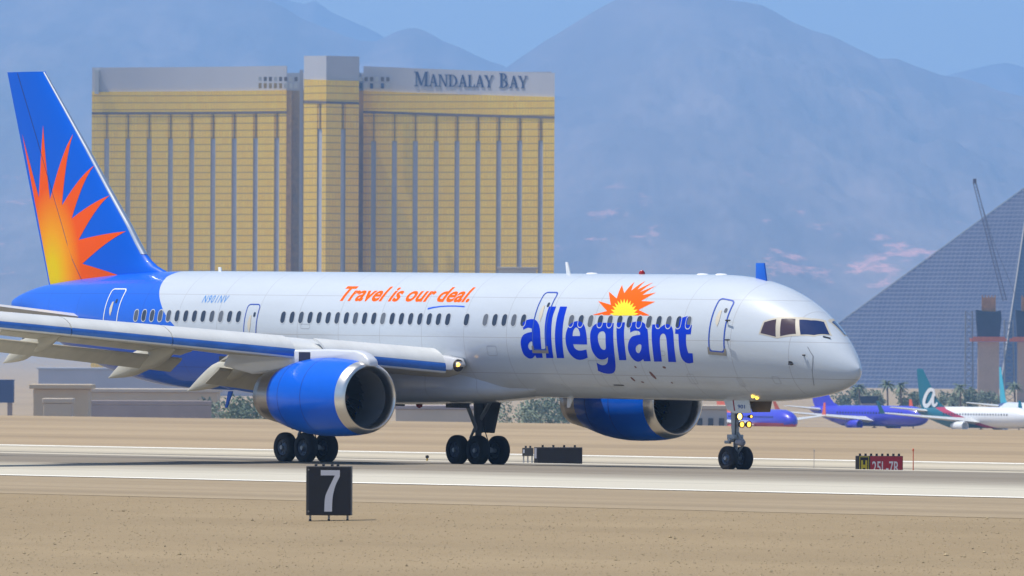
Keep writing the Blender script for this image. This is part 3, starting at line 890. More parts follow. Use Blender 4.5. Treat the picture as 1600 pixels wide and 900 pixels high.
def us_list():
    us = []
    s = 0.0
    for i in range(26): us.append(RT - 7.6 * (i / 25) ** 1.7)
    u = us[-1] - .6
    while u > 2.5: us.append(u); u -= .6
    while u > -9.75: us.append(u); u -= .3
    us.append(-9.75)
    return us
rings = []
for u in us_list():
    rings.append([fus_pt(u, -pi / 2 + 2 * pi * k / 96) for k in range(96)])
fus = MB().loft(rings).build('fuselage', FUS, ap, sharp=60)
# belly fairing between the wings
rings = []
for i in range(41):
    t = i / 40; u = 3.5 + 17.9 * t; k = max(0.0, sin(pi * t)) ** .62 if 0 < t < 1 else 0.0
    zb = 2.45 - .53 * k; k2 = max(0.0, sin(pi * min(1, t * 1.1))) ** .7; w = .95 + 1.05 * k2; zt = 2.75 + .85 * k
    ring = []
    for j in range(40):
        a = 2 * pi * j / 40; ca, sa = cos(a), sin(a); e = .62
        ring.append((u - U0, w * math.copysign(abs(ca) ** e, ca), (zt + zb) / 2 + (zt - zb) / 2 * math.copysign(abs(sa) ** e, sa)))
    rings.append(ring)
FAIR = mat('fairing_paint', (.66, .66, .67), .35, coat=.6, var=.12, scale=1.5, stretch=(.4, 1, 2))
MB().loft(rings).build('belly_fairing', FUS, ap, sharp=60)

# ---- cabin windows (starboard row)
WP = .508
def win_mat():
    m, t, b = new_mat('cabin_window_pane'); g = NG(t)
    oi = g.n('ShaderNodeObjectInfo')
    c = g.mix(g.rng(oi.outputs['Random'], .55, 1.0), (.022, .032, .06), (.13, .14, .16))
    t.links.new(c, b.inputs['Base Color']); b.inputs['Roughness'].default_value = .3
    b.inputs['Coat Weight'].default_value = .25
    return m
WINP = win_mat()
WINF = mat('window_surround', (.52, .55, .58), .4)
def rrect(cx, cy, w, h, r, n=5, lean=0.0):
    out = []
    for qx, qy, a0 in ((1, 1, 0), (-1, 1, pi / 2), (-1, -1, pi), (1, -1, 1.5 * pi)):
        for k in range(n + 1):
            a = a0 + pi / 2 * k / n
            out.append((cx + qx * (w / 2 - r) + r * cos(a), cy + qy * (h / 2 - r) + r * sin(a)))
    return out
zw = 4.80
for n in [*range(0, 13), *range(17, 36), 37, *range(39, 44), *range(48, 61)]:
    u = n * WP; zc, h, w = sect(u); s = math.asin((zw - zc) / h) * RS
    f = bm_obj(wrap(fill2d([rrect(u, s, .302, .455, .135), rrect(u, s, .25, .395, .115)]), .006, .12, 0), 'cabin_window', WINF, ap)
    bm_obj(wrap(fill2d([rrect(u, s, .25, .395, .115)]), .003, .12, 0), 'pane', WINP, f)

# ---- doors: outline band, handle, sill
DBLUE = mat('door_outline_blue', (.02, .07, .42), .4)
DWHT = mat('door_outline_white', (.75, .78, .80), .4)
DOORP = mat('door_handle_cream', (.60, .55, .45), .5)
SILL = mat('worn_metal_sill', (.30, .28, .25), .5, .6)
def door(u, s0, s1, w, line, lw=.055, sill=True, handle=True, label=None):
    c = (s0 + s1) / 2; h = s1 - s0
    o = bm_obj(wrap(fill2d([rrect(u, c, w + 2 * lw, h + 2 * lw, .16), rrect(u, c, w, h, .12)]), .0075), 'cabin_door', line, ap)
    if label: o['label'] = label
    if handle:
        bm_obj(wrap(fill2d([[(u - .12, c + .02), (u - .02, c - .10), (u + .03, c + .12), (u + .0, c + .48), (u - .10, c + .45), (u - .16, c + .2)]]), .009), 'door_handle', DOORP, o)
        bm_obj(wrap(fill2d([rrect(u + .16, c + .5, .12, .17, .055)]), .009), 'door_porthole', WINP, o)
    if sill:
        b = MB(); p = [Vector(fus_pt(u + dx, (s0 - .10) / RS, .012)) for dx in (-w * .62, -.2, .2, w * .62)]
        q = [Vector(fus_pt(u + dx, (s0 + .12) / RS, .012)) for dx in (-w * .62, -.2, .2, w * .62)]
        bm_obj(wrap(fill2d([[(u - w * .66, s0 - .14), (u + w * .66, s0 - .14), (u + w * .66, s0 + .10), (u + w * .52, s0 + .10), (u + w * .52, s0 - .04), (u - w * .52, s0 - .04), (u - w * .52, s0 + .10), (u - w * .66, s0 + .10)]]), .011), 'door_sill', SILL, o)
    return o
def door_at(px0, px1, pyb, ptx, pty, **kw):
    a, b = flat(px0, pyb), flat(px1, pyb + .4); tp = flat(ptx, pty)
    door((a[0] + b[0]) / 2, (a[1] + b[1]) / 2, tp[1], b[0] - a[0], **kw)
door_at(1109.5, 1131, 548, 1138, 469.5, line=DBLUE)
door_at(834.5, 853.5, 545, 862, 458, line=DBLUE)
door_at(164, 183, 532, 193, 452.5, line=DWHT, sill=False)
door_at(386, 404, 553, 402, 476.5, line=DBLUE, sill=False, lw=.04)

# ---- flight-deck windows
COCKS = mat('flight_deck_side_glass', (.055, .032, .045), .12, coat=.3)
COCK = mat('flight_deck_glass_sky_blue', (.008, .022, .10), .05, coat=.6)  # blue base colour stands in for the sky mirrored in the panes
COCKF = mat('flight_deck_frame', (.50, .46, .38), .5)
def z6(x, y): return flat(1080 + x / 3.75, 400 + y / 3.75)
W3 = [z6(*p) for p in ((407, 452), (430, 389), (499, 371), (496, 473))]
W2 = [z6(*p) for p in ((522, 470), (529, 369), (611, 369), (614, 456))]
W1 = [z6(*p) for p in ((634, 374), (700, 378), (778, 388), (812, 463), (720, 464), (641, 461))]
fr_ = [z6(*p) for p in ((396, 458), (424, 381), (498, 361), (625, 359), (705, 367), (790, 379), (826, 470), (720, 473), (622, 470), (505, 484))]
def mirror_bm(bm):
    for v in bm.verts: v.co.y = -v.co.y
    bmesh.ops.reverse_faces(bm, faces=bm.faces[:]); return bm
for side in (1, -1):
    bm = wrap(fill2d([fr_]), .004, .08, .08)
    fo = bm_obj(bm if side > 0 else mirror_bm(bm), 'flight_deck_window_frame', COCKF, ap)
    for poly in (W1, W2, W3):
        bm = wrap(fill2d([poly]), .010, .08, .08)
        bm_obj(bm if side > 0 else mirror_bm(bm), 'flight_deck_window', COCK if poly is W1 else COCKS, fo)
# wiper arms and probes
def skin(px, py, off=.02):
    u, ph = surf(px, py); return Vector(fus_pt(u, ph, off))
MB().tube([skin(1297.5, 529), skin(1286, 526)], .02, 6).build('wiper', DARK, ap)
for px, py in ((1235, 568), (1137, 502.), (1136, 531)):
    p = skin(px, py, 0); n_ = (skin(px, py, .2) - p).normalized()
    MB().tube([p, p + n_ * .1, p + n_ * .1 + Vector((.22, 0, 0))], .025, 6).build('pitot_probe', DARK, ap)
p = skin(1256, 555, 0)
MB().tube([p, skin(1256, 555, .07), skin(1259.5, 555.2, .07)], .03, 6).build('angle_vane', DARK, ap)
bm_obj(wrap(fill2d([rrect(*flat(1235.4, 567.4), .16, .2, .07)]), .005), 'static_port', DARK, ap)
# radome joint
pts = [skin(x, y, .004) for x, y in ((1262, 542), (1267, 551), (1270.5, 556), (1270, 566), (1269, 578), (1270.5, 592), (1272, 602))]
MB().tube(pts, .012, 5).build('radome_joint', mat('joint_grey', (.22, .23, .25), .6), ap)
# dents and red-brown marks under the title
MARK = mat('brown_touch_up', (.20, .10, .09), .7)
for x, y, w, h in ((989, 592.5, .09, .22), (1020, 586.5, .12, .36), (993, 573.5, .07, .1), (1038, 574, .12, .1), (1004, 597, .1, .08), (1050, 598, .06, .08)):
    u, s = flat(x, y); bm_obj(wrap(fill2d([[(u + .7 * w * cos(a_) - .18 * h * sin(a_), s + h * .42 * sin(a_)) for a_ in (2 * pi * k / 14 for k in range(14))]]), .004), 'touch_up_mark', MARK, ap)
u, s = flat(967, 601.7); bm_obj(wrap(fill2d([rrect(u, s, .55, .05, .02)]), .006), 'drain_slot', DARK, ap)

HATCH = mat('hatch_line_grey', (.34, .35, .38), .6)
def hatch(px0, py0, px1, py1, lw=.016):
    a, b_ = flat(px0, py0), flat(px1, py1); cx_, cy_ = (a[0] + b_[0]) / 2, (a[1] + b_[1]) / 2; w, h = abs(b_[0] - a[0]), abs(b_[1] - a[1])
    bm_obj(wrap(fill2d([rrect(cx_, cy_, w, h, .07), rrect(cx_, cy_, w - 2 * lw, h - 2 * lw, .06)]), .003), 'hatch_outline', HATCH, ap)
hatch(918, 563, 974, 604); hatch(1072, 584, 1092, 600); hatch(1150, 590, 1166, 604); hatch(1205, 588, 1222, 600); hatch(760, 540, 778, 556); hatch(876, 600, 890, 610); hatch(470, 506, 484, 514); hatch(1030, 548, 1040, 556)

# ---- titles
TBLUE = mat('title_blue', (.001, .035, .55), .4, coat=.15)
TORANGE = mat('title_orange', (.93, .12, .0), .45, coat=.0)
for mm in (TBLUE, TORANGE): mm.node_tree.nodes['Principled BSDF'].inputs['Specular IOR Level'].default_value = .06
TYELLOW = mat('title_yellow', (.95, .72, .002), .4, coat=.1)
RBLUE = mat('registration_blue', (.02, .22, .62), .4)
K1 = 6.431
def g1(x, y, *c): return (800 + x / K1, 460 + y / K1, *c)
def g2(x, y, *c): return (940 + x / K1, 460 + y / K1, *c)
c = 1
LET = [
 (g1, [[(113,355,c),(108,285,c),(150,258),(195,248),(235,255),(265,290),(280,340),(285,400),(290,480),(298,560),(310,637,c),(248,640,c),(233,612,c),(210,638),(180,645),(150,632),(120,605),(100,560),(88,500),(92,450),(112,410),(150,388),(200,376,c),(198,342,c),(160,335)], [(196,470),(168,495),(164,530),(185,558),(206,545),(208,500)]]),
 (g1, [[(372,122,c),(445,122,c),(410,220),(397,320),(395,430),(403,540),(417,640,c),(345,640,c),(338,560),(330,460),(328,360),(335,270),(350,190)]]),
 (g1, [[(484,122,c),(555,122,c),(528,220),(512,320),(507,430),(512,540),(525,640,c),(452,640,c),(437,530),(432,420),(438,320),(455,220)]]),
 (g1, [[(748,553,c),(762,635,c),(720,652),(670,657),(620,635),(575,585),(548,520),(538,440),(548,370),(575,310),(615,280),(655,268),(700,280),(730,320),(745,380),(752,440),(755,503,c),(615,500,c),(628,535),(660,560),(700,563)], [(610,418,c),(682,418,c),(682,390),(665,345),(640,333),(618,360),(610,395)]]),
 (g2, [[(123,288,c),(118,360),(118,430),(122,510),(130,600),(140,690),(140,740),(132,772),(108,793),(65,797),(15,788),(-35,768,c),(-50,686,c),(0,710),(38,706),(60,680),(65,632,c),(35,650),(0,655),(-40,640),(-75,600),(-100,550),(-112,480),(-115,420),(-108,370),(-85,320),(-45,290),(-10,283)], [(-38,430),(-30,395),(-10,375),(20,372),(38,400),(40,470),(42,540),(25,558),(-5,540),(-28,490)]]),
 (g2, [[(152,284,c),(236,280,c),(226,370),(228,460),(238,560),(250,660,c),(178,660,c),(165,570),(155,480),(150,380)]]),
 (g2, [[(288,383,c),(284,290,c),(330,275),(390,273),(430,290),(455,330),(465,380),(470,450),(478,560),(494,672,c),(428,672,c),(418,650,c),(395,668),(365,676),(330,662),(295,625),(270,570),(265,520),(275,470),(300,430),(340,412),(388,405,c),(388,385,c),(370,368),(330,365)], [(400,530),(395,560),(375,590),(350,575),(343,540),(355,515),(380,500),(398,508)]]),
 (g2, [[(509,302,c),(573,300,c),(577,328,c),(600,325),(630,305),(670,300),(705,325),(720,380),(725,460),(735,570),(750,680,c),(672,678,c),(658,520),(650,440),(635,400),(610,395),(590,420),(585,480),(595,580),(607,675,c),(528,675,c),(515,570),(505,460),(503,380)]]),
 (g2, [[(788,240,c),(880,213,c),(862,262),(855,303,c),(907,308,c),(896,400,c),(850,402,c),(848,460),(855,530),(872,590,c),(915,592,c),(922,685,c),(880,693),(840,680),(805,640),(785,570),(775,480),(772,398,c),(738,395,c),(742,338,c),(774,325,c)]]),
]
for k, (fn, polys) in enumerate(LET):
    ps = []
    for poly in polys:
        sm = smooth_poly([fn(*q) for q in poly], 5)
        ps.append([flat(*q) for q in sm])
    bm_obj(wrap(fill2d(ps), .0035), 'airline_name_letter', TBLUE, ap)
K5 = 4.0917
def g5(x, y): return flat(780 + x / K5, 400 + y / K5)
SUNP = [(593, 377), (690, 352), (633, 288), (714, 312), (702, 229), (752, 272), (786, 187), (800, 238), (865, 167), (845, 222), (935, 160), (884, 216), (985, 169), (900, 232), (1004, 190), (915, 250), (1003, 234), (908, 288), (997, 292), (892, 345), (966, 381), (800, 380)]
so = bm_obj(wrap(fill2d([[g5(*p) for p in SUNP]]), .004), 'sun_logo', TORANGE, ap)
yp = []
for i in range(27):
    a = pi - pi * i / 26; r = 1.0 if i % 2 else .72
    yp.append(g5(800 + 92 * r * cos(a), 381 - 108 * r * sin(a)))
bm_obj(wrap(fill2d([yp]), .007), 'sun_logo_core', TYELLOW, so)
def place_text(bm, x0, x1, yb0, yt0, m, name, grow=1.0):
    a, b = flat(x0, yb0), flat(x1, yb0 + (x1 - x0) * .011); tp = flat(x0 + 6, yt0)
    fit2d(bm, a[0], b[0], a[1], tp[1])
    return bm_obj(wrap(bm, .0035, .08, .3), name, m, ap)
place_text(text_bm('Travel is our deal.', .22, .028, 1.02), 528, 731.5, 470.5, 447.2, TORANGE, 'slogan')
place_text(text_bm('N901NV', .15, .006, 1.22), 315, 353.5, 473.2, 461.2, RBLUE, 'registration')
ul = [flat(400 + x / 4, 420 + y / 4) for x, y in ((1073, 256), (1110, 246), (1150, 240), (1200, 237), (1250, 237), (1304, 241), (1304, 232), (1250, 229), (1200, 229), (1150, 232), (1110, 237), (1074, 244))]
bm_obj(wrap(fill2d([ul]), .0035), 'slogan_underline', mat('underline_blue', (.01, .10, .68), .4), ap)

# ---- fin
FINB = mat('fin_blue', BLUE_C, .4, coat=.06)
FINB.node_tree.nodes['Principled BSDF'].inputs['Specular IOR Level'].default_value = .15
EDGE = mat('polished_edge', (.72, .74, .76), .22, .9)
finLE = [(70.5, 112.5), (105, 173), (140, 235), (141.5, 238), (172, 294), (205, 352), (219, 380), (230, 400), (240, 412), (252, 421), (268, 428.5)]
finTE = [(11.5, 113), (78.5, 453)]
le = [plane_pt(x, y, 0) for x, y in finLE]; te = [plane_pt(x, y, 0) for x, y in finTE]
le_tab = sorted([(z_, u) for u, z_ in le]); te_tab = sorted([(z_, u) for u, z_ in te])
ztop = max(te[0][1], le[0][1]); zbase = 5.55
def fin_le(z_): return lerp_tab(le_tab, z_)
def fin_te(z_):
    (z0, a0), (z1, a1) = te_tab[0], te_tab[-1]
    return a0 + (a1 - a0) * (z_ - z0) / (z1 - z0)
def aero(t):   # half thickness along chord 0=LE 1=TE
    return 5 * (.2969 * sqrt(max(t, 0)) - .126 * t - .3516 * t * t + .2843 * t ** 3 - .1036 * t ** 4)
def fin_half(u, z_):
    a, b_ = fin_le(z_), fin_te(z_); ch = a - b_
    tt = min(max((a - u) / ch, 0), 1)
    return .105 * min(ch, 6.0) * aero(tt) + .004
def fin_mesh(z0, z1, t0, t1, name, m, parent, grow=0.0):
    rings = []; nz = 40
    for i in range(nz + 1):
        z_ = z0 + (z1 - z0) * i / nz; a, b_ = fin_le(z_), fin_te(z_); ch = a - b_
        ts = [t0 + (t1 - t0) * (.5 - .5 * cos(pi * k / 14)) for k in range(15)]
        up = [(a - ch * t - U0 + (grow if t < .02 else 0), -fin_half(a - ch * t, z_) - grow, z_) for t in ts]
        dn = [(a - ch * t - U0 + (grow if t < .02 else 0), fin_half(a - ch * t, z_) + grow, z_) for t in reversed(ts)]
        rings.append(up + dn)
    return MB().loft(rings).build(name, m, parent, sharp=50)
fin = fin_mesh(zbase, ztop, 0.0, .685, 'vertical_fin', FINB, ap)
fin_mesh(zbase, ztop, .69, 1.0, 'rudder', FINB, fin)
fin_mesh(zbase + 1.4, ztop - .02, 0.0, .022, 'leading_edge', EDGE, fin, .006)
def sunburst_mat():
    m, t, b = new_mat('sunburst_paint'); g = NG(t); o = g.obj(); x, y, z = g.xyz(o)
    cu, cz = plane_pt(84, 432, 0)
    d = g.math('SQRT', g.math('ADD', g.math('POWER', g.math('SUBTRACT', x, cu - U0), 2), g.math('POWER', g.math('MULTIPLY', g.math('SUBTRACT', z, cz), .62), 2)))
    cr_ = g.n('ShaderNodeValToRGB'); e = cr_.color_ramp.elements
    e[0].position = .10; e[0].color = (.80, .56, .0, 1)
    e[1].position = .58; e[1].color = (.92, .10, .0005, 1)
    k = e.new(.30); k.color = (.92, .36, .004, 1)
    t.links.new(g.math('DIVIDE', d, 3.4), cr_.inputs[0])
    t.links.new(cr_.outputs[0], b.inputs['Base Color']); b.inputs['Roughness'].default_value = .4; b.inputs['Coat Weight'].default_value = .04; b.inputs['Specular IOR Level'].default_value = .15
    return m
RAY = [((90, 274), (158, 522)), ((184, 240), (209, 530)), ((298, 275), (261, 553)), ((377, 397), (302, 605)), ((439, 514), (331, 688)), ((508, 654), (344, 781)), ((508, 832), None)]
zp = []
def q25(x, y): return (x / 2.5, 100 + y / 2.5)
def bow(p, q, k):
    m_ = ((p[0] + q[0]) / 2, (p[1] + q[1]) / 2); d = (q[0] - p[0], q[1] - p[1])
    c_ = (m_[0] + d[1] * k, m_[1] - d[0] * k)
    return [((1-t)**2*p[0]+2*t*(1-t)*c_[0]+t*t*q[0], (1-t)**2*p[1]+2*t*(1-t)*c_[1]+t*t*q[1]) for t in (0, .2, .4, .6, .8)]
out = [(150, 560)]
seq = []
for tip, val in RAY:
    seq.append(tip)
    if val: seq.append(val)
for i, (a, b_) in enumerate(zip(seq, seq[1:])):
    out += bow(a, b_, (.0 if i < 2 else (-.015 if i % 2 == 0 else .02)))
out.append(seq[-1])
poly = [q25(*p) for p in out[1:]]
bot = [(200, 434), (176, 438), (140, 443.5), (110, 447.5), (80.5, 452)]
poly = poly + bot
pz = [plane_pt(x, y, 0) for x, y in poly]
pz = [(max(u, fin_te(z_) + .012), z_) for u, z_ in pz]
SUNB = sunburst_mat()
def fin_decal(polys, sgn, off):
    bm = cut(fill2d(polys), .2, .4)
    for v in bm.verts:
        u, z_ = v.co.x, v.co.y
        v.co = (u - U0, -sgn * (fin_half(u, z_) + off), z_)
    return bm
bm_obj(fin_decal([pz], 1, .006), 'sunburst_emblem', SUNB, fin)
bm = fin_decal([pz], -1, .006); bmesh.ops.reverse_faces(bm, faces=bm.faces[:]); bm_obj(bm, 'sunburst_emblem', SUNB, fin)
b = MB()
hl = []
for i in range(12):
    z_ = 6.05 + (ztop - 6.1) * i / 11; u = fin_le(z_) - .6875 * (fin_le(z_) - fin_te(z_)); hl.append((u - U0, -fin_half(u, z_) - .007, z_))
for i in range(11):
    a, c_ = Vector(hl[i]), Vector(hl[i + 1]); b.add([a + Vector((-.018, 0, 0)), a + Vector((.018, 0, 0)), c_ + Vector((.018, 0, 0)), c_ + Vector((-.018, 0, 0))], [(0, 1, 2, 3)])
b.build('rudder_gap', mat('hinge_shadow_gap', (.02, .03, .12), .8), fin)

# ---- wings
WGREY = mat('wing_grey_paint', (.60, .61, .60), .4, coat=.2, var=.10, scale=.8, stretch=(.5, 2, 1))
WUNDER = mat('wing_underside_warm_bounce', (.46, .44, .37), .5, var=.15, scale=1.2, stretch=(.5, 2, 1))  # warm base tint stands in for light bounced up from the ground
SLATB = mat('slat_sky_reflection_blue', (.045, .16, .52), .3, .35, var=.25, scale=2.5, stretch=(.3, .6, 1))  # mirrored sky given as blue base colour on the polished nose
def wle(y): return 18.0 - .52 * (y - 2.0)
def wte(y): return 9.75 if y <= 7 else 9.75 - (y - 7) * .192
def wz(y): return 3.30 + .083 * (y - 2.0)
def wthk(y): return .085 - .02 * min(1, (y - 1) / 8)
def wing_section(y, x0=0.0, x1=1.0, n=16, dz=0.0, grow=0.0):
    ch = wle(y) - wte(y); up, dn = [], []
    crest = lerp_tab([(1, .56), (7, .48), (16, .38), (19, .26)], y)
    low = lerp_tab([(1, .42), (7, .26), (16, .14), (19, .10)], y)
    for k in range(n + 1):
        t = x0 + (x1 - x0) * (k / n) ** 1.6
        a = (t / .28) ** .5 * (1.15 - .15 * t / .28) if t < .28 else 1 - ((t - .28) / .72) ** 1.8 * 1.05
        zu = crest * a - .12 * max(0, t - .55)
        l = -low * min(1, (t / .10) ** .55) if t < .10 else -low + (low + crest * -.16) * ((t - .10) / .9) ** 1.4
        if t > .98: l = min(l, zu - .015)
        up.append((wle(y) - ch * t - U0, -y, wz(y) + zu + dz + grow)); dn.append((wle(y) - ch * t - U0, -y, wz(y) + l + dz - grow))
    return up + dn[::-1]
def flip_y(pts, s): return [(p[0], p[1] * s, p[2]) for p in pts]
YS = [1.2, 2, 3, 4, 5, 6, 7, 8.5, 10, 12, 14, 16, 18, 19.0]
def engine_and_wing(s):
    """s = 1 starboard, -1 port"""
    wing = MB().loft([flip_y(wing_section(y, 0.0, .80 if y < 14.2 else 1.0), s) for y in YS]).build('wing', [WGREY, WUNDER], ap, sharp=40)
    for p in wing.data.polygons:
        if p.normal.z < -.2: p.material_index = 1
    # slats: separate drooped leading edges, blue sky reflection painted on the polished front
    for y0, y1 in ((2.15, 5.75), (6.68, 10.3), (10.34, 13.3), (13.34, 16.3), (16.34, 18.6)):
        rings = []; rings2 = []; rings3 = []
        for i in range(7):
            y = y0 + (y1 - y0) * i / 6; ch = wle(y) - wte(y); x = wle(y); zz = wz(y)
            c_ = lerp_tab([(1, .56), (7, .48), (16, .38), (19, .26)], y)
            d_ = lerp_tab([(2, .40), (5.7, .40), (7.3, .36), (16, .30), (19, .22)], y)
            prof = [(-.52, c_ * .93), (-.30, c_ * .80), (-.10, c_ * .60), (.06, c_ * .36), (.13, c_ * .16), (.16, c_ * .04)]
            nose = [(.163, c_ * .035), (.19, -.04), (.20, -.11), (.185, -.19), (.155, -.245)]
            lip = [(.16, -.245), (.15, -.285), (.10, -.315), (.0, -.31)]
            k_ = d_ / .40
            ext = .06
            rings.append(flip_y([(x + a + ext - U0, -y, zz + b_ + .012) for a, b_ in prof] + [(x + a + ext - .06 - U0, -y, zz + b_ - .05) for a, b_ in reversed(prof)], s))
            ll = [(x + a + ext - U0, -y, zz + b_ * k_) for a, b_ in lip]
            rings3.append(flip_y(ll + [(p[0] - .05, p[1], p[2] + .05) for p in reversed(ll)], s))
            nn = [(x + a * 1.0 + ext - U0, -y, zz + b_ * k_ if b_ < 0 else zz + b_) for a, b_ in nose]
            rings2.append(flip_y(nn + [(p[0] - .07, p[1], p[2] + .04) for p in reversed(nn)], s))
        so_ = MB().loft(rings).build('slat', WGREY, wing, sharp=40)
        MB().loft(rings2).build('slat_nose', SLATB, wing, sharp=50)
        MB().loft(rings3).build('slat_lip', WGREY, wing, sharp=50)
    # flaps, lowered
    for y0, y1, chd in ((2.3, 5.7, 1.9), (7.3, 13.9, 1.35)):
        for kf, (fr, ang, cc) in enumerate(((.0, 16, .52), (.46, 34, .58))):
            rings = []
            for i in range(5):
                y = y0 + (y1 - y0) * i / 4; ch = wle(y) - wte(y)
                x = wle(y) - ch * .80 + .12 - fr * chd * .95; zz = wz(y) - .10 - fr * chd * .52
                A = radians(ang); L = chd * cc * (1 - .12 * i / 4)
                pr = [(0, 0), (.06, .07), (.2, .10), (.5, .075), (1, .0), (1, -.015), (.5, -.03), (.15, -.06), (.03, -.05)]
                rings.append(flip_y([(x - (a * L) * cos(A) + b_ * sin(A) * 0 - U0, -y, zz - a * L * sin(A) + b_ * cos(A)) for a, b_ in pr], s))
            MB().loft(rings).build('flap', WUNDER, wing, sharp=40)
    # flap track fairings
    for y, tip, fwd, wd in ((4.95, (7.45, 2.22), (11.4, 3.30), .32), (8.2, (7.38, 2.62), (11.2, 3.62), .32), (12.1, (6.75, 3.05), (10.0, 4.0), .28)):
        rings = []
        for i in range(17):
            t = i / 16
            bend = .42
            if t < bend:
                k = t / bend; u = fwd[0] + (fwd[0] - 1.5 - fwd[0]) * k; z_ = fwd[1] - .30 * k
            else:
                k = (t - bend) / (1 - bend); u = fwd[0] - 1.5 + (tip[0] - fwd[0] + 1.5) * k; z_ = fwd[1] - .30 + (tip[1] - fwd[1] + .30) * k ** 1.05
            r = wd * (min(1, t / .3) ** .6 if t < .3 else (1 if t < .62 else max(.02, 1 - ((t - .62) / .38) ** 1.3)))
            ring = []
            for j in range(16):
                a = 2 * pi * j / 16; ca, sa = cos(a), sin(a)
                ring.append((u - U0, -y + r * .8 * math.copysign(abs(ca) ** .75, ca), z_ + r * (1.3 if sa > 0 else 1.15) * math.copysign(abs(sa) ** .75, sa)))
            rings.append(flip_y(ring, s))
        MB().loft(rings).build('flap_track_fairing', WUNDER, wing, sharp=50)
        MB().box((fwd[0] - 1.75 - U0, -(y - .1) * s, fwd[1] - .12), (.4, .5, .5)).build('flap_actuator', DARK, wing, smooth=False)
    # spoiler seams
    # landing light in the wing root
    p = Vector(((18.28 - U0), -2.02 * s, 3.26))
    return wing
SILV = mat('polished_inlet_lip', (.74, .71, .66), .3, 1.0)
NOZ = mat('brushed_nozzle_metal', (.40, .36, .33), .33, .95, var=.25, scale=1.5, stretch=(.3, 1, 4))
DUCT = mat('inlet_duct_grey', (.16, .165, .175), .5)
FANM = mat('fan_blade_metal', (.10, .10, .11), .35, .7)
SPIN = mat('spinner_bronze', (.16, .085, .04), .5)
ENGB = mat('engine_blue', BLUE_C, .3, coat=.25, var=.04, scale=2)
ENGB.node_tree.nodes['Principled BSDF'].inputs['Specular IOR Level'].default_value = .15
PYL = mat('pylon_pale', (.62, .64, .68), .35, coat=.5)
EY, EZ = 6.5, 2.15
def engine(s):
    c_ = (-U0, -EY * s, EZ)
    outer = [(19.36, 1.205), (19.0, 1.25), (18.5, 1.282), (17.9, 1.30), (17.3, 1.297), (16.7, 1.255), (16.2, 1.185), (15.8, 1.105), (15.36, 1.0), (15.36, .9)]
    eng = MB().lathe(outer, c_, n=72).build('engine', ENGB, ap, sharp=30)
    MB().lathe([(19.36, 1.204), (19.52, 1.175), (19.65, 1.13), (19.72, 1.08), (19.73, 1.04), (19.68, 1.00), (19.52, .965), (19.3, .955)], c_, n=72).build('inlet_lip', SILV, eng, sharp=60)
    MB().lathe([(19.3, .955), (18.9, .96), (18.2, .98), (17.9, .985)], c_, n=72).build('inlet_duct', DUCT, eng)
    b = MB()
    for k in range(24):
        a = 2 * pi * k / 24
        rot = Matrix.Rotation(a, 3, 'X'); vs = []
        for r, tw, cw in ((.26, .25, .10), (.6, .55, .125), (.975, .95, .14)):
            for sg in (-1, 1):
                vs.append(rot @ Vector((sg * cw * cos(tw), sg * cw * sin(tw), r)) + Vector((18.05 - U0, -EY * s, EZ)))
        b.add(vs, [(0, 1, 3, 2), (2, 3, 5, 4)])
    b.build('fan', FANM, eng)
    MB().lathe([(17.85, .985), (17.85, .01)], c_, n=40).build('fan_casing', mat('fan_back', (.025, .025, .03), .8) if 'fan_back' not in MATS else MATS['fan_back'], eng)
    MB().lathe([(18.55, .01), (18.5, .05), (18.35, .13), (18.15, .22), (17.95, .28)], c_, n=32).build('spinner', SPIN, eng)
    MB().lathe([(15.36, .985), (15.05, .93), (14.7, .87), (14.36, .81), (14.34, .78), (14.6, .81), (15.2, .88)], c_, n=64).build('exhaust_nozzle', NOZ, eng, sharp=50)
    MB().lathe([(15.3, .88), (14.9, .55), (14.4, .3), (13.9, .02)], c_, n=32).build('exhaust_plug', DARK, eng)
    # cowl joints
    for uu, rr in ((17.6, 1.3015), (16.2, 1.187)):
        MB().lathe([(uu - .012, rr), (uu + .012, rr + .001)], c_, n=72).build('cowl_joint', mat('cowl_joint_dark', (.004, .02, .25), .6) if 'cowl_joint_dark' not in MATS else MATS['cowl_joint_dark'], eng)
    # pylon
    pp = [plane_pt(x, y, EY) for x, y in ((585, 573), (583, 562), (575, 553), (562, 547.5), (520, 545.5), (463, 546.5))]
    pp = [(u - U0, z_) for u, z_ in pp]; tail = pp[-1]
    poly = pp + [(12.2 - U0, tail[1] - .1), (11.8 - U0, 3.1), (13.4 - U0, 2.85), (15 - U0, 3.0), (18.0 - U0, EZ + 1.22)]
    b = MB(); b.prism(poly, 'XZ', -EY * s - .21, -EY * s + .21)
    b.build('pylon', PYL, eng, bevel=.08, sharp=50)
    u, z_ = plane_pt(475.5, 560, EY + .22 if s > 0 else EY)
    MB().box((u - U0, -EY * s - .214 * s, z_), (.62, .012, .42)).build('pylon_vent', NAVYB, eng, smooth=False)
    return eng
for s in (1, -1):
    engine_and_wing(s); engine(s)
# wing-root landing lights
LGLOW = mat('landing_light_glow', (1, .75, .35), .3, emit=(1, .50, .06), estr=3)
HOUS = mat('light_housing', (.06, .05, .045), .3, .5)
for s in (1, -1):
    p0 = Vector((18.25 - U0, -2.02 * s, 3.30))
    o = MB().prism([(17.6 - U0, 3.12), (18.45 - U0, 3.10), (18.75 - U0, 3.28), (18.6 - U0, 3.50), (17.6 - U0, 3.62)], 'XZ', -2.17 * s, -1.75 * s).build('landing_light_housing', FAIR, ap, bevel=.05)
    h_ = MB().lathe([(0, .21), (.05, .20), (.02, .02)], (18.62 - U0, -2.02 * s, 3.27), n=24).build('light_recess', HOUS, o)
    MB().lathe([(0, .075), (.06, .06), (.075, .005)], (18.68 - U0, -2.08 * s, 3.30), n=16).build('landing_light', LGLOW, o)

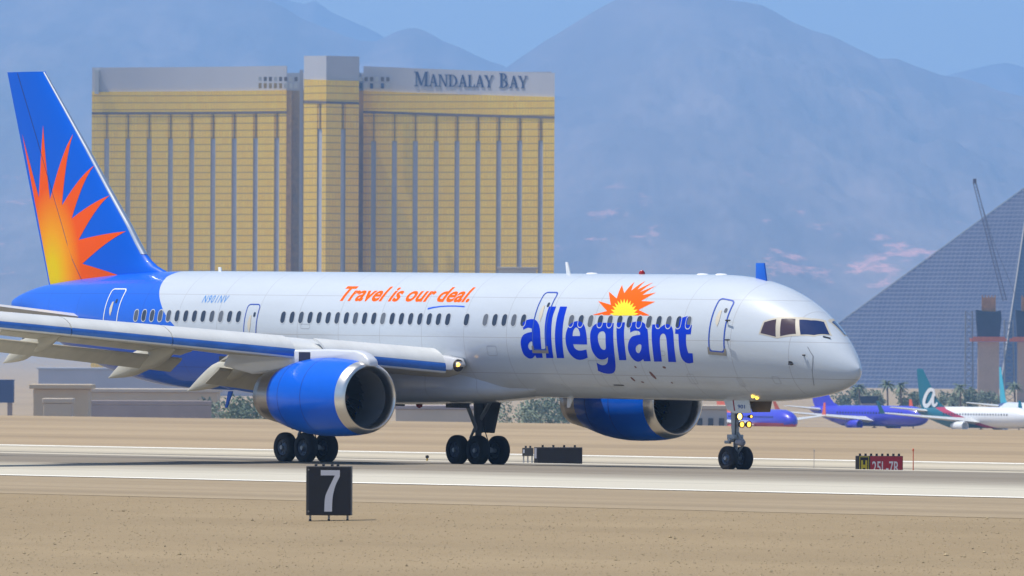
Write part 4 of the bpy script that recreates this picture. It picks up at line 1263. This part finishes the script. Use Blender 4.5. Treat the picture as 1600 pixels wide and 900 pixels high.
# ---- horizontal stabilisers
for s in (1, -1):
    rings = []
    for i in range(9):
        t = i / 8; y = .3 + 7.3 * t; xl = -3.6 - 4.0 * t; ch = 4.4 - 2.7 * t; z_ = 4.70 + .123 * (y - .9)
        up = [(xl - ch * k / 10 - U0, -y, z_ + .075 * ch * aero(k / 10)) for k in range(11)]
        dn = [(xl - ch * k / 10 - U0, -y, z_ - .075 * ch * aero(k / 10) - .004) for k in range(10, -1, -1)]
        rings.append(flip_y(up + dn, s))
    MB().loft(rings).build('horizontal_stabilizer', WGREY, ap, sharp=50)

# ---- antennas, beacon, small blades
ABLUE = mat('antenna_blue', (.004, .12, .62), .4)
AWHT = mat('antenna_white', (.75, .77, .78), .4)
def blade(px0, px1, pyb, pxt0, pxt1, pyt, m, th=.05, ys=0.0, inside=.15):
    a, b_, c_, d_ = (plane_pt(x, y, ys) for x, y in ((px0, pyb), (px1, pyb), (pxt1, pyt), (pxt0, pyt)))
    pts = [(p[0] - U0, p[1]) for p in (a, b_, c_, d_)]
    dz = -inside if pyt < pyb else inside
    pts[0] = (pts[0][0], pts[0][1] + dz); pts[1] = (pts[1][0], pts[1][1] + dz)
    return MB().prism(pts, 'XZ', -ys - th / 2, -ys + th / 2).build('blade_antenna', m, ap, bevel=.012)
blade(1181.5, 1199.5, 439, 1182, 1194.5, 411, ABLUE, .06)
blade(886.5, 894.5, 430.5, 884, 887, 409.5, AWHT)
blade(343, 348, 428, 341.5, 345.5, 417.5, AWHT)
blade(357, 364, 618, 352, 355, 637, ABLUE)
blade(887, 897, 625, 886.5, 890, 637, AWHT)
for px in (1003,):
    u, z_ = plane_pt(px, 429.5, 0)
    MB().lathe([(0, .11), (.06, .10), (.12, .05), (.13, .005)], (u - U0, 0, ZT), 'Z', 16).build('beacon_light', mat('beacon_red', (.35, .01, .01), .2), ap)
for px in (1098, 1127, 925):
    u, z_ = plane_pt(px, 431, 0)
    MB().lathe([(-.02, .22), (.03, .15), (.04, .01)], (u - U0, 0, ZT), 'Z', 16).build('top_fairing', AWHT, ap)
u, z_ = plane_pt(655, 636, 0)
MB().lathe([(0, .12), (-.1, .1), (-.14, .01)], (u - U0, 0, 1.95), 'Z', 16).build('beacon_light', MATS['beacon_red'], ap)
MB().box((u - U0 + 1.6, .4, 1.93), (.7, .5, .16)).box((u - U0 - 1.4, 0, 1.93), (.6, .5, .12)).build('drain_mast', DARK, ap, bevel=.02)

# ---- landing gear
TYRE = mat('tyre_rubber', (.010, .010, .014), .8, var=.25, scale=3)
RIM = mat('wheel_rim_metal', (.07, .09, .13), .4, .5)
GEARM = mat('gear_leg_grey', (.34, .36, .38), .4, .3)
GEARD = mat('gear_dark_grey', (.10, .10, .105), .55, .2)
def gloc(u, y, height):
    """local z so that the point stands height above the ground (y to starboard)"""
    return gz(y) + height + .0067 * (u - U0) - .0143 * y
def wheel_mb(Rr, w, c_):
    b = MB(); h = w / 2; r0 = Rr * .52
    b.lathe([(-h * .72, r0), (-h * .95, r0 + .03), (-h, Rr * .72), (-h * .93, Rr * .88), (-h * .68, Rr * .975), (-h * .3, Rr), (h * .3, Rr), (h * .68, Rr * .975), (h * .93, Rr * .88), (h, Rr * .72), (h * .95, r0 + .03), (h * .72, r0)], c_, 'Y', 40, mi=0)
    for sg in (-1, 1):
        b.lathe([(sg * h * .72, r0), (sg * h * .60, r0 * .92), (sg * h * .45, r0 * .6), (sg * h * .62, r0 * .38), (sg * h * .66, .01)], c_, 'Y', 28, mi=1)
        for k in range(8):
            a = 2 * pi * k / 8
            b.box((c_[0] + r0 * .72 * sin(a), c_[1] + sg * h * .55, c_[2] + r0 * .72 * cos(a)), (.05, .03, .05), mi=1)
    return b
def main_gear(s):
    yc = 3.66 * s; um = 12.5
    zb_ = gloc(um, yc, .49)
    top = Vector((um + .25 - U0, -yc * .93, 2.75))
    axc = Vector((um - U0, -yc, zb_))
    g_ = MB().tube([top, axc + Vector((.03, 0, .95)), axc + Vector((.02, 0, .6))], [.17, .17, .15], 16).tube([axc + Vector((.02, 0, .7)), axc], .11, 14).build('main_landing_gear', GEARD, ap)
    MB().tube([axc + Vector((-.75, 0, .02)), axc + Vector((-.3, 0, .06)), axc + Vector((.3, 0, .06)), axc + Vector((.75, 0, .02))], [.08, .12, .12, .08], 12).build('bogie_beam', GEARM, g_)
    for ax in (-.57, .57):
        MB().tube([axc + Vector((ax, .62, 0)), axc + Vector((ax, -.62, 0))], .07, 10).build('axle', GEARM, g_)
        for yy in (-.43, .43):
            wc = axc + Vector((ax, yy, 0))
            wc.z = gloc(um + ax, yc - yy, .495)
            wheel_mb(.508, .36, tuple(wc)).build('wheel', [TYRE, RIM], g_, sharp=40)
    MB().tube([axc + Vector((.02, 0, .55)), Vector((um + .2 - U0, -yc + .95 * s, 2.5))], .07, 10).tube([axc + Vector((.02, 0, .95)), Vector((um + 1.5 - U0, -yc + .3 * s, 2.6))], .07, 10).build('side_brace', GEARM, g_)
    b = MB().tube([axc + Vector((-.20, 0, .75)), axc + Vector((-.42, 0, .42)), axc + Vector((-.2, 0, .10))], .05, 8)
    b.build('torque_link', GEARM, g_)
    yd = -yc - .26 * s
    b = MB(); pts = [(um - .80 - U0, 2.72), (um + 1.05 - U0, 2.72), (um + .52 - U0, 1.0), (um - .42 - U0, 1.02)]
    b.prism(pts, 'XZ', yd, yd - .05 * s).build('gear_door', GEARD, g_, bevel=.01)
    MB().tube([top + Vector((-.2, .12, -.2)), axc + Vector((-.14, .12, .7)), axc + Vector((-.3, .25, .15))], .018, 6).tube([top + Vector((.2, .1, -.2)), axc + Vector((.18, .1, .8)), axc + Vector((.4, .2, .12))], .018, 6).build('hydraulic_hose', DARK, g_)
for s in (1, -1): main_gear(s)
# nose gear
un = 30.79; zn = gloc(un, 0, .385); nx = un - U0
ng = MB().tube([(nx - .12, 0, 2.6), (nx - .06, 0, 1.45), (nx - .04, 0, 1.2)], [.13, .13, .115], 16).tube([(nx - .05, 0, 1.3), (nx, 0, zn)], .075, 14).build('nose_landing_gear', GEARM, ap)
MB().tube([(nx, .46, zn), (nx, -.46, zn)], .06, 10).build('axle', GEARM, ng)
for yy in (-.31, .31):
    wheel_mb(.396, .31, (nx, yy, gloc(un, -yy, .385))).build('wheel', [TYRE, RIM], ng, sharp=40)
MB().tube([(nx + .10, 0, 1.25), (nx + .42, 0, .92), (nx + .06, 0, .58)], .045, 8).build('torque_link', GEARM, ng)
MB().box((nx - .05, 0, 1.12), (.34, .42, .16)).tube([(nx - .02, .3, 1.02), (nx - .02, -.3, 1.02)], .07, 10).box((nx - .3, -.1, .95), (.25, .1, .1)).build('steering_collar', GEARM, ng, bevel=.015)
b = MB().lathe([(-.14, .01), (-.12, .09), (.10, .12), (.2, .10), (.24, .02)], (nx + .36, -.16, .95), 'X', 16)
b.build('tow_fitting', mat('tow_fitting_grey', (.28, .27, .30), .5), ng)
MB().tube([(nx - .1, 0, 1.9), (nx + 1.3, 0, 2.5)], .05, 8).tube([(nx - .08, .12, 1.5), (nx - .1, .14, 2.4)], .03, 8).tube([(nx + .1, -.1, 2.2), (nx + .1, -.12, 1.3), (nx + .05, -.1, .7)], .02, 6).build('drag_brace', DARK, ng)
NLIT = mat('nose_lamp_glow', (1, .85, .5), .3, emit=(1, .46, .03), estr=2.2)
NLHOT = mat('nose_lamp_hot', (1, .9, .7), .3, emit=(1, .62, .14), estr=3.4)
for px, py, r, m in ((1155.5, 650.8, .105, NLHOT), (1159, 663.2, .09, NLIT), (1170, 663.2, .09, NLIT), (1173.5, 650.8, .05, NLIT)):
    ys_ = lerp_tab([(1150, .22), (1160, .12), (1171, -.16), (1175, -.2)], px)
    u, z_ = plane_pt(px, py, ys_)
    cc = (u - U0, -ys_, z_)
    hs = MB().lathe([(-.16, .03), (-.1, r * .9), (.0, r * 1.25), (.03, r * 1.25), (.03, r * 1.02), (-.01, r * .9)], cc, 'X', 20).build('landing_lamp', DARK, ng)
    MB().lathe([(.0, r), (.035, r * .6), (.045, .005)], cc, 'X', 20).build('lamp_lens', m, ng)
DOORW = mat('gear_door_white', (.62, .66, .68), .4, coat=.4)
def doorpanel(pix, ys, m, name, th=.03, parent=ng):
    pts = [plane_pt(x, y, ys) for x, y in pix]
    return MB().prism([(u - U0, z_) for u, z_ in pts], 'XZ', -ys - th / 2, -ys + th / 2).build(name, m, parent, bevel=.006)
doorpanel([(1130, 622), (1170, 622), (1174, 645), (1148, 646), (1137, 641)], .36, DOORW, 'gear_door')
doorpanel([(1144.5, 624), (1146.2, 624), (1148.6, 642), (1147, 642)], .378, mat('gear_door_red_line', (.32, .03, .05), .5), 'red_stripe', .004)
doorpanel([(1168, 622), (1207, 622), (1203, 644), (1176, 644)], -.36, mat('gear_door_inside', (.15, .12, .09), .6, var=.2, scale=3), 'gear_door')
a_ = plane_pt(1152.5, 638.3, .385); b_ = plane_pt(1164, 632.5, .385)
bm = fit2d(text_bm('901', 0, .012), a_[0] - U0, b_[0] - U0, a_[1], b_[1])
for v in bm.verts: v.co = (v.co.x, -.385, v.co.y)
bm_obj(bm, 'fleet_number', mat('fleet_number_blue', (.03, .10, .35), .5), ng)
for px, py in ((1177, 618.5), (1183.3, 620.7)):  # glowing discs paint the landing lamps' glints on the belly skin
    u, ph = surf(px, py); p = Vector(fus_pt(u, ph, .01))
    MB().lathe([(-.02, .07), (.03, .055), (.05, .01)], tuple(p), 'X', 14).build('belly_glint', mat('belly_glint_glow', (1, .8, .3), .3, emit=(1, .62, .06), estr=1.6) if 'belly_glint_glow' not in MATS else MATS['belly_glint_glow'], ap)

# ================================================================ PARKED JETS
def jet(px_fin, D, heading, body, belly, tail, label, extra=None, name='parked_airliner', group='airliners parked at the far apron', L=33.0, finm=None, eng=None, wl=None):
    x = at(px_fin, 600, D).x
    o = empty(name, (x, D, -13.2), label=label, cat='airliner', group=group)
    o.rotation_euler = (0, 0, heading - pi / 2)
    rings = []; us = [0, .4, 1, 2, 4, 6, 8, 10, 12, 16, 20, 24, 27, 29, 30.5, 31.5, 32.3, 32.8, 33]
    def sec(u):
        k = min(1, (u + .6) / 10.5) ** .7 if u < 10 else (1 if u < 28 else sqrt(max(0.001, 1 - ((u - 28) / 5.05) ** 2.2)))
        return 1.9 * k, 3.15 + (1 - k) * (1.5 if u < 12 else -.5)
    for u in us:
        r, zc = sec(u); rings.append([(u - 2.0, r * cos(2 * pi * j / 28), zc + r * 1.03 * sin(2 * pi * j / 28)) for j in range(28)])
    f = MB().loft(rings).build('fuselage', [body, belly, tail], o, sharp=60)
    for p in f.data.polygons:
        c_ = p.center; lim = 2.55 - .0 * c_.x
        if c_.x < 5.5 + (c_.z - 3.2) * 1.2: p.material_index = 2
        elif c_.z < lim: p.material_index = 1
    b = MB().loft([[(a - 2, y_, z_) for a, y_ in ((xl, 0), (xl - .3 * ch, .20 * sc), (xl - ch, .02), (xl - .3 * ch, -.20 * sc))] for z_, xl, ch, sc in ((4.6, 9.2, 7.6, 1.1), (5.6, 6.9, 5.9, 1), (6.4, 6.0, 5.2, 1), (11.9, 1.9, 1.9, .5), (12.1, 1.6, 1.3, .2))])
    b.build('vertical_fin', finm or tail, o, sharp=50)
    for sg in (-1, 1):
        b = MB().loft([[(a - 2, sg * y_, z_ + dz) for a, dz in ((xl, 0), (xl - .3 * ch, .12 * ch), (xl - ch, 0), (xl - .3 * ch, -.05 * ch))] for y_, xl, ch, z_ in ((1.2, 20.5, 7.0, 2.2), (5.5, 17.2, 4.2, 2.75), (16.8, 11.0, 1.5, 3.9))])
        w_ = b.build('wing', WGREY, o, sharp=50)
        MB().loft([[(a - 2, sg * y_, z_) for a in (xl, xl - ch)] + [(xl - ch - 2, sg * (y_ + .1), z_), (xl - 2, sg * (y_ + .1), z_)] for y_, xl, ch, z_ in ((16.75, 10.9, 1.45, 3.85), (17.3, 9.6, .6, 6.2))]).build('winglet', wl or finm or tail, w_, smooth=False)
        MB().loft([[(a - 2, sg * y_, z_ + dz) for a, dz in ((xl, 0), (xl - .3 * ch, .1 * ch), (xl - ch, 0), (xl - .3 * ch, -.06 * ch))] for y_, xl, ch, z_ in ((.5, 4.8, 3.6, 4.2), (6.8, 1.4, 1.4, 4.9))]).build('horizontal_stabilizer', WGREY, o, sharp=50)
        MB().lathe([(16.0, .5), (17, .85), (19.2, .95), (19.7, .85), (19.7, .72), (18.6, .7), (18.6, .02)], (-2, sg * 4.9, 1.55), n=24).build('engine', eng or belly, o, sharp=40)
        MB().tube([(13.2, sg * 2.8, 2.2), (13.2, sg * 2.8, .5)], .13, 8).lathe([(-.35, .1), (-.35, .5), (.35, .5), (.35, .1)], (13.2, sg * 2.8, .5), 'Y', 18).build('main_landing_gear', TYRE, o)
    MB().tube([(27.2, 0, 2), (27.2, 0, .35)], .1, 8).lathe([(-.25, .1), (-.25, .36), (.25, .36), (.25, .1)], (27.2, 0, .36), 'Y', 18).build('nose_landing_gear', TYRE, o)
    for i in range(24):
        MB().box((8 + i * .78, -1.87, 3.75), (.24, .06, .34)).build('cabin_window', DGLASS, f, smooth=False)
    if extra: extra(o)
    return o
VIO = mat('parked_jet_blue', (.035, .03, .55), .35, coat=.4)
REDO = mat('parked_jet_orange', (.62, .10, .03), .4)
REDB = mat('parked_jet_red', (.42, .03, .05), .4)
TEAL = mat('parked_jet_teal', (.0, .13, .19), .4)
TURQ = mat('parked_jet_turquoise', (.02, .38, .52), .4)
JWHT = mat('parked_jet_white', (.74, .76, .78), .4, coat=.4)
JNAVY = mat('parked_jet_navy', (.02, .035, .16), .4)
def logo_a(o):
    """white script letter on the fin"""
    pts = smooth_poly([(3.6, 7.0), (3.3, 8.0), (2.2, 8.2), (1.1, 7.2), (.55, 5.9), (1.0, 5.2), (2.0, 5.5), (3.0, 6.8), (3.5, 8.1)], 6, False)
    pts2 = smooth_poly([(3.5, 8.2), (3.2, 6.6), (3.15, 5.6), (3.6, 5.3), (4.3, 5.9)], 6, False)
    b = MB()
    for path, w0 in ((pts, .42), (pts2, .36)):
        vs = []
        for i, p in enumerate(path):
            q0, q1 = Vector(path[max(i - 1, 0)]), Vector(path[min(i + 1, len(path) - 1)])
            d_ = (q1 - q0).normalized(); n_ = Vector((-d_.y, d_.x)); w = w0 * (.55 + .45 * sin(pi * i / (len(path) - 1)))
            for sg in (-1, 1):
                pp = Vector(p) + n_ * w * sg; vs.append((pp.x - .1, -.27 if path is pts else -.285, pp.y))
        b.add(vs, [(2 * i, 2 * i + 1, 2 * i + 3, 2 * i + 2) for i in range(len(path) - 1)])
    b.build('fin_letter', JWHT, o, smooth=False)
def striped_mat():
    m, t, b = new_mat('parked_jet_white_with_stripe'); g = NG(t); x, y, z = g.xyz(g.obj())
    ln = g.math('SUBTRACT', g.math('SUBTRACT', z, 6.3), g.math('MULTIPLY', g.math('SUBTRACT', x, 1.5), -.25))
    c1 = g.mix(g.math('LESS_THAN', ln, 0.), (.74, .76, .78), (.38, .02, .07))
    t.links.new(g.mix(g.math('LESS_THAN', ln, -.75), c1, (.0, .11, .17)), b.inputs['Base Color']); b.inputs['Roughness'].default_value = .4
    return m
STRIPED = striped_mat()
jet(1443, 1930, radians(38), STRIPED, STRIPED, STRIPED, 'white parked airliner with teal fin bearing a white letter a', logo_a, finm=TEAL, eng=JWHT)
jet(1276, 1960, radians(40), VIO, VIO, VIO, 'blue parked jet with orange winglet just left of the teal finned one', None, wl=REDO)
jet(1124, 1850, radians(24), VIO, REDB, REDO, 'blue parked jet with red belly behind the airliner nose gear', None)
jet(1564, 2080, radians(9), JWHT, JWHT, JNAVY, 'parked airliner with narrow turquoise fin before the concrete pier', None, finm=TURQ)

# ================================================================ RUNWAY SIGNS AND MARKERS
SIGNB = mat('sign_black_face', (.012, .010, .012), .6, coat=.0, bump=.25, bscale=1.6)
SIGNF = mat('sign_dark_frame', (.045, .04, .037), .55)
SIGNW = mat('sign_white_legend', (.66, .66, .70), .5)
STEELP = mat('galvanised_leg', (.38, .37, .36), .5, .4)
RISER = mat('fixture_black', (.03, .03, .032), .6)
def sign_base(name, w0, yaw, label, cat, group=None):
    o = empty(name, w0, 0, label=label, cat=cat, group=group); o.rotation_euler = (0, 0, yaw); return o
def legend(txt, x0, x1, z0, z1, y, m, o, bold=.03, name='legend'):
    bm = fit2d(text_bm(txt, 0, bold), x0, x1, z0, z1)
    for v in bm.verts: v.co = (v.co.x, y, v.co.y)
    return bm_obj(bm, name, m, o, smooth=False)
# near sign: distance board 7
w7 = ground_hit(513, 815.5)
k7 = F / w7.y
S = sign_base('runway_sign', w7, radians(-4), 'black runway distance board with white numeral 7 on three legs', 'runway sign')
W7, B7, T7 = 71.5 / k7, (813.5 - 804) / k7, (813.5 - 726) / k7
MB().box((0, .25, (B7 + T7) / 2), (W7 - .02, .48, T7 - B7 - .02)).build('cabinet', SIGNF, S, smooth=False, bevel=.015)
MB().box((0.035, -.002, (B7 + T7) / 2), (W7 - .09, .02, T7 - B7 - .05)).build('face_panel', SIGNB, S, smooth=False, bevel=.006)
a, b_ = -W7 / 2 + W7 * .33, -W7 / 2 + W7 * .75
zz0, zz1 = B7 + (T7 - B7) * .085, B7 + (T7 - B7) * .915
sv = smooth_poly([(a, zz1, 1), (b_, zz1, 1), (b_, zz1 - .16, 1), (b_ - .115, zz1 - .40), (b_ - .185, zz0 + .36), (b_ - .20, zz0, 1), (a + .095, zz0, 1), (a + .115, zz0 + .36), (a + .19, zz1 - .50), (b_ - .13, zz1 - .135, 1), (a, zz1 - .135, 1)], 6)
bm = fill2d([sv])
for v in bm.verts: v.co = (v.co.x, -.016, v.co.y)
bm_obj(bm, 'legend', SIGNW, S, smooth=False)
for i in range(3):
    xx = -W7 / 2 + W7 * (.085 + i * .41)
    lg = MB().tube([(xx, .22, -.05), (xx, .22, B7 + .02)], .028, 10).build('leg', STEELP, S)
    MB().lathe([(0, .10), (.025, .085), (.05, .035), (.09, .03)], (xx, .22, -.02), 'Z', 16).build('leg_base', RISER, lg)
for xx in (-.31, -.13, .08, .22):
    MB().box((xx * W7 / 1.1, .1, T7 + .02), (.07, .1, .05)).build('top_lug', RISER, S, smooth=False, bevel=.01)
for zz in (B7 + .11, T7 - .1):
    MB().lathe([(-.014, .01), (-.014, .02), (0, .022)], (-W7 / 2 + .075, 0, zz), 'Y', 10).build('bolt', STEELP, S)
# far signs: stand beyond the crown of the runway
def far_point(px, q):
    d = 250.0
    while d < 900:
        w = at(px, 700, d)
        if to_q(w) <= q: break
        d += .25
    return Vector((w.x, w.y, gz(q)))
def big_sign(px0, px1, ytop, q, label, lugs, name='runway_sign', hgt=None, deep=.32):
    c_ = far_point((px0 + px1) / 2, q); k = F / c_.y
    top = at((px0 + px1) / 2, ytop, c_.y).z - c_.z
    o = sign_base(name, c_, 0, label, 'runway sign')
    w = (px1 - px0) / k; h = hgt or (top - .28)
    bz = top - h
    MB().box((0, deep / 2, bz + h / 2), (w, deep, h)).build('cabinet', SIGNF, o, smooth=False, bevel=.02)
    for i in range(lugs):
        MB().box((-w / 2 + w * (i + .8) / (lugs + .5), deep / 2, top + .04), (.09, .12, .1)).build('top_lug', RISER, o, smooth=False)
    for i in range(3):
        xx = -w / 2 + w * (.12 + .38 * i)
        MB().tube([(xx, deep / 2, 0), (xx, deep / 2, bz + .02)], .035, 8).build('leg', STEELP, o)
    return o, w, bz, top
o, w, bz, tp = big_sign(1337, 1411, 712.3, -52, 'red and yellow runway holding sign reading 25L-7R right of the nose wheel', 8)
SYEL = mat('sign_yellow', (.50, .42, .02), .5)
SRED = mat('sign_red', (.36, .012, .03), .5, var=.25, scale=1.5)
h = tp - bz
MB().box((-w / 2 + w * .17 + w * .01, -.012, bz + h / 2), (w * .20, .02, h * .94)).build('yellow_panel', SYEL, o, smooth=False)
MB().box((-w / 2 + w * .18, -.026, bz + h / 2), (w * .172, .012, h * .86)).build('black_panel', SIGNB, o, smooth=False)
legend('H', -w / 2 + w * .115, -w / 2 + w * .245, bz + h * .2, bz + h * .78, -.036, SYEL, o, .06)
MB().box((-w / 2 + w * .65, -.012, bz + h / 2), (w * .68, .02, h * .96)).build('red_panel', SRED, o, smooth=False)
legend('25L-7R', -w / 2 + w * .35, -w / 2 + w * .92, bz + h * .16, bz + h * .74, -.027, MATS['sign_white_legend'], o, .012)
o, w, bz, tp = big_sign(834.5, 910, 698.8, -52, 'large dark back of a runway sign between main gear and far engine', 4)
MB().box((-w / 2 + .06, -.012, tp - .25), (.09, .02, .42)).build('reflective_tag', SIGNW, o, smooth=False)
MB().box((w * .03, -.008, bz + (tp - bz) / 2), (w * .90, .012, (tp - bz) * .9)).build('back_panel', SIGNB, o, smooth=False)
o, w, bz, tp = big_sign(816, 833.5, 699.8, -70, 'small dark sign box left beside the large sign back', 2, hgt=.36)
MB().box((-w / 2 + .07, -.012, tp - .15), (.07, .02, .16)).build('reflective_tag', SIGNW, o, smooth=False)
# edge light and stakes
def marker(px, ytop, q, r, m, cap, label, name='edge_marker'):
    c_ = far_point(px, q); top = at(px, ytop, c_.y).z - c_.z
    o = empty(name, c_, 0, label=label, cat='marker', group='edge markers beyond the runway')
    MB().lathe([(0, r * 2.2), (.03, r * 2.2), (.05, r), (top - .12, r * .8)], (0, 0, 0), 'Z', 12).build('stake', m, o)
    MB().lathe([(top - .14, r * .7), (top - .10, r * 1.6), (top - .03, r * 1.6), (top, r * .6)], (0, 0, 0), 'Z', 12, cap=True).build('cap', cap, o)
    return o
YELS = mat('yellow_stake', (.62, .42, .06), .5)
marker(667.5, 711, -46, .045, YELS, RISER, 'yellow edge light stake between the two main gears')
marker(1427, 700.5, -58, .022, MATS['parked_jet_orange'], MATS['parked_jet_orange'], 'rusty orange stake right of the red runway sign')
marker(1272, 702, -60, .012, STEELP, STEELP, 'thin grey stake left of the red runway sign')

# loose stones on the near gravel
STONE = mat('stone', (.36, .28, .165), .95, var=.65, scale=2.5)
b = MB()
rs = random.Random(3)
OCT = [(0, 2, 4), (2, 1, 4), (1, 3, 4), (3, 0, 4), (2, 0, 5), (1, 2, 5), (3, 1, 5), (0, 3, 5)]
for i in range(42000):
    q = 42 + 108 * rs.random() ** .8
    d = PY - (q + 2) / .617 * 1.0
    px = rs.uniform(-30, 1630); w = at(px, 700, 260)
    dd = (q + 1.95 - 214.8) / -(.617 + .787 * (px - CX) / F)
    if dd < 170: continue
    x = (px - CX) / F * dd
    sz = rs.choice((.008, .011, .015, .019)) * rs.uniform(.7, 1.4)
    if rs.random() < .01: sz *= 2.4
    z0 = gz(q) + .008 + sz * .25
    pts = [(-sz, 0, 0), (sz, 0, 0), (0, -sz, 0), (0, sz, 0), (0, 0, sz * .9), (0, 0, -sz * .8)]
    a = rs.uniform(0, pi); ca, sa = cos(a), sin(a)
    b.add([(x + (p[0] * ca - p[1] * sa) * rs.uniform(.7, 1.3), dd + (p[0] * sa + p[1] * ca) * rs.uniform(.7, 1.3), z0 + p[2] * rs.uniform(.6, 1.2)) for p in pts], OCT)
tag(b.build('gravel_stones', STONE, smooth=False), 'loose tan stones scattered over the gravel in front of the runway', 'gravel', kind='stuff')
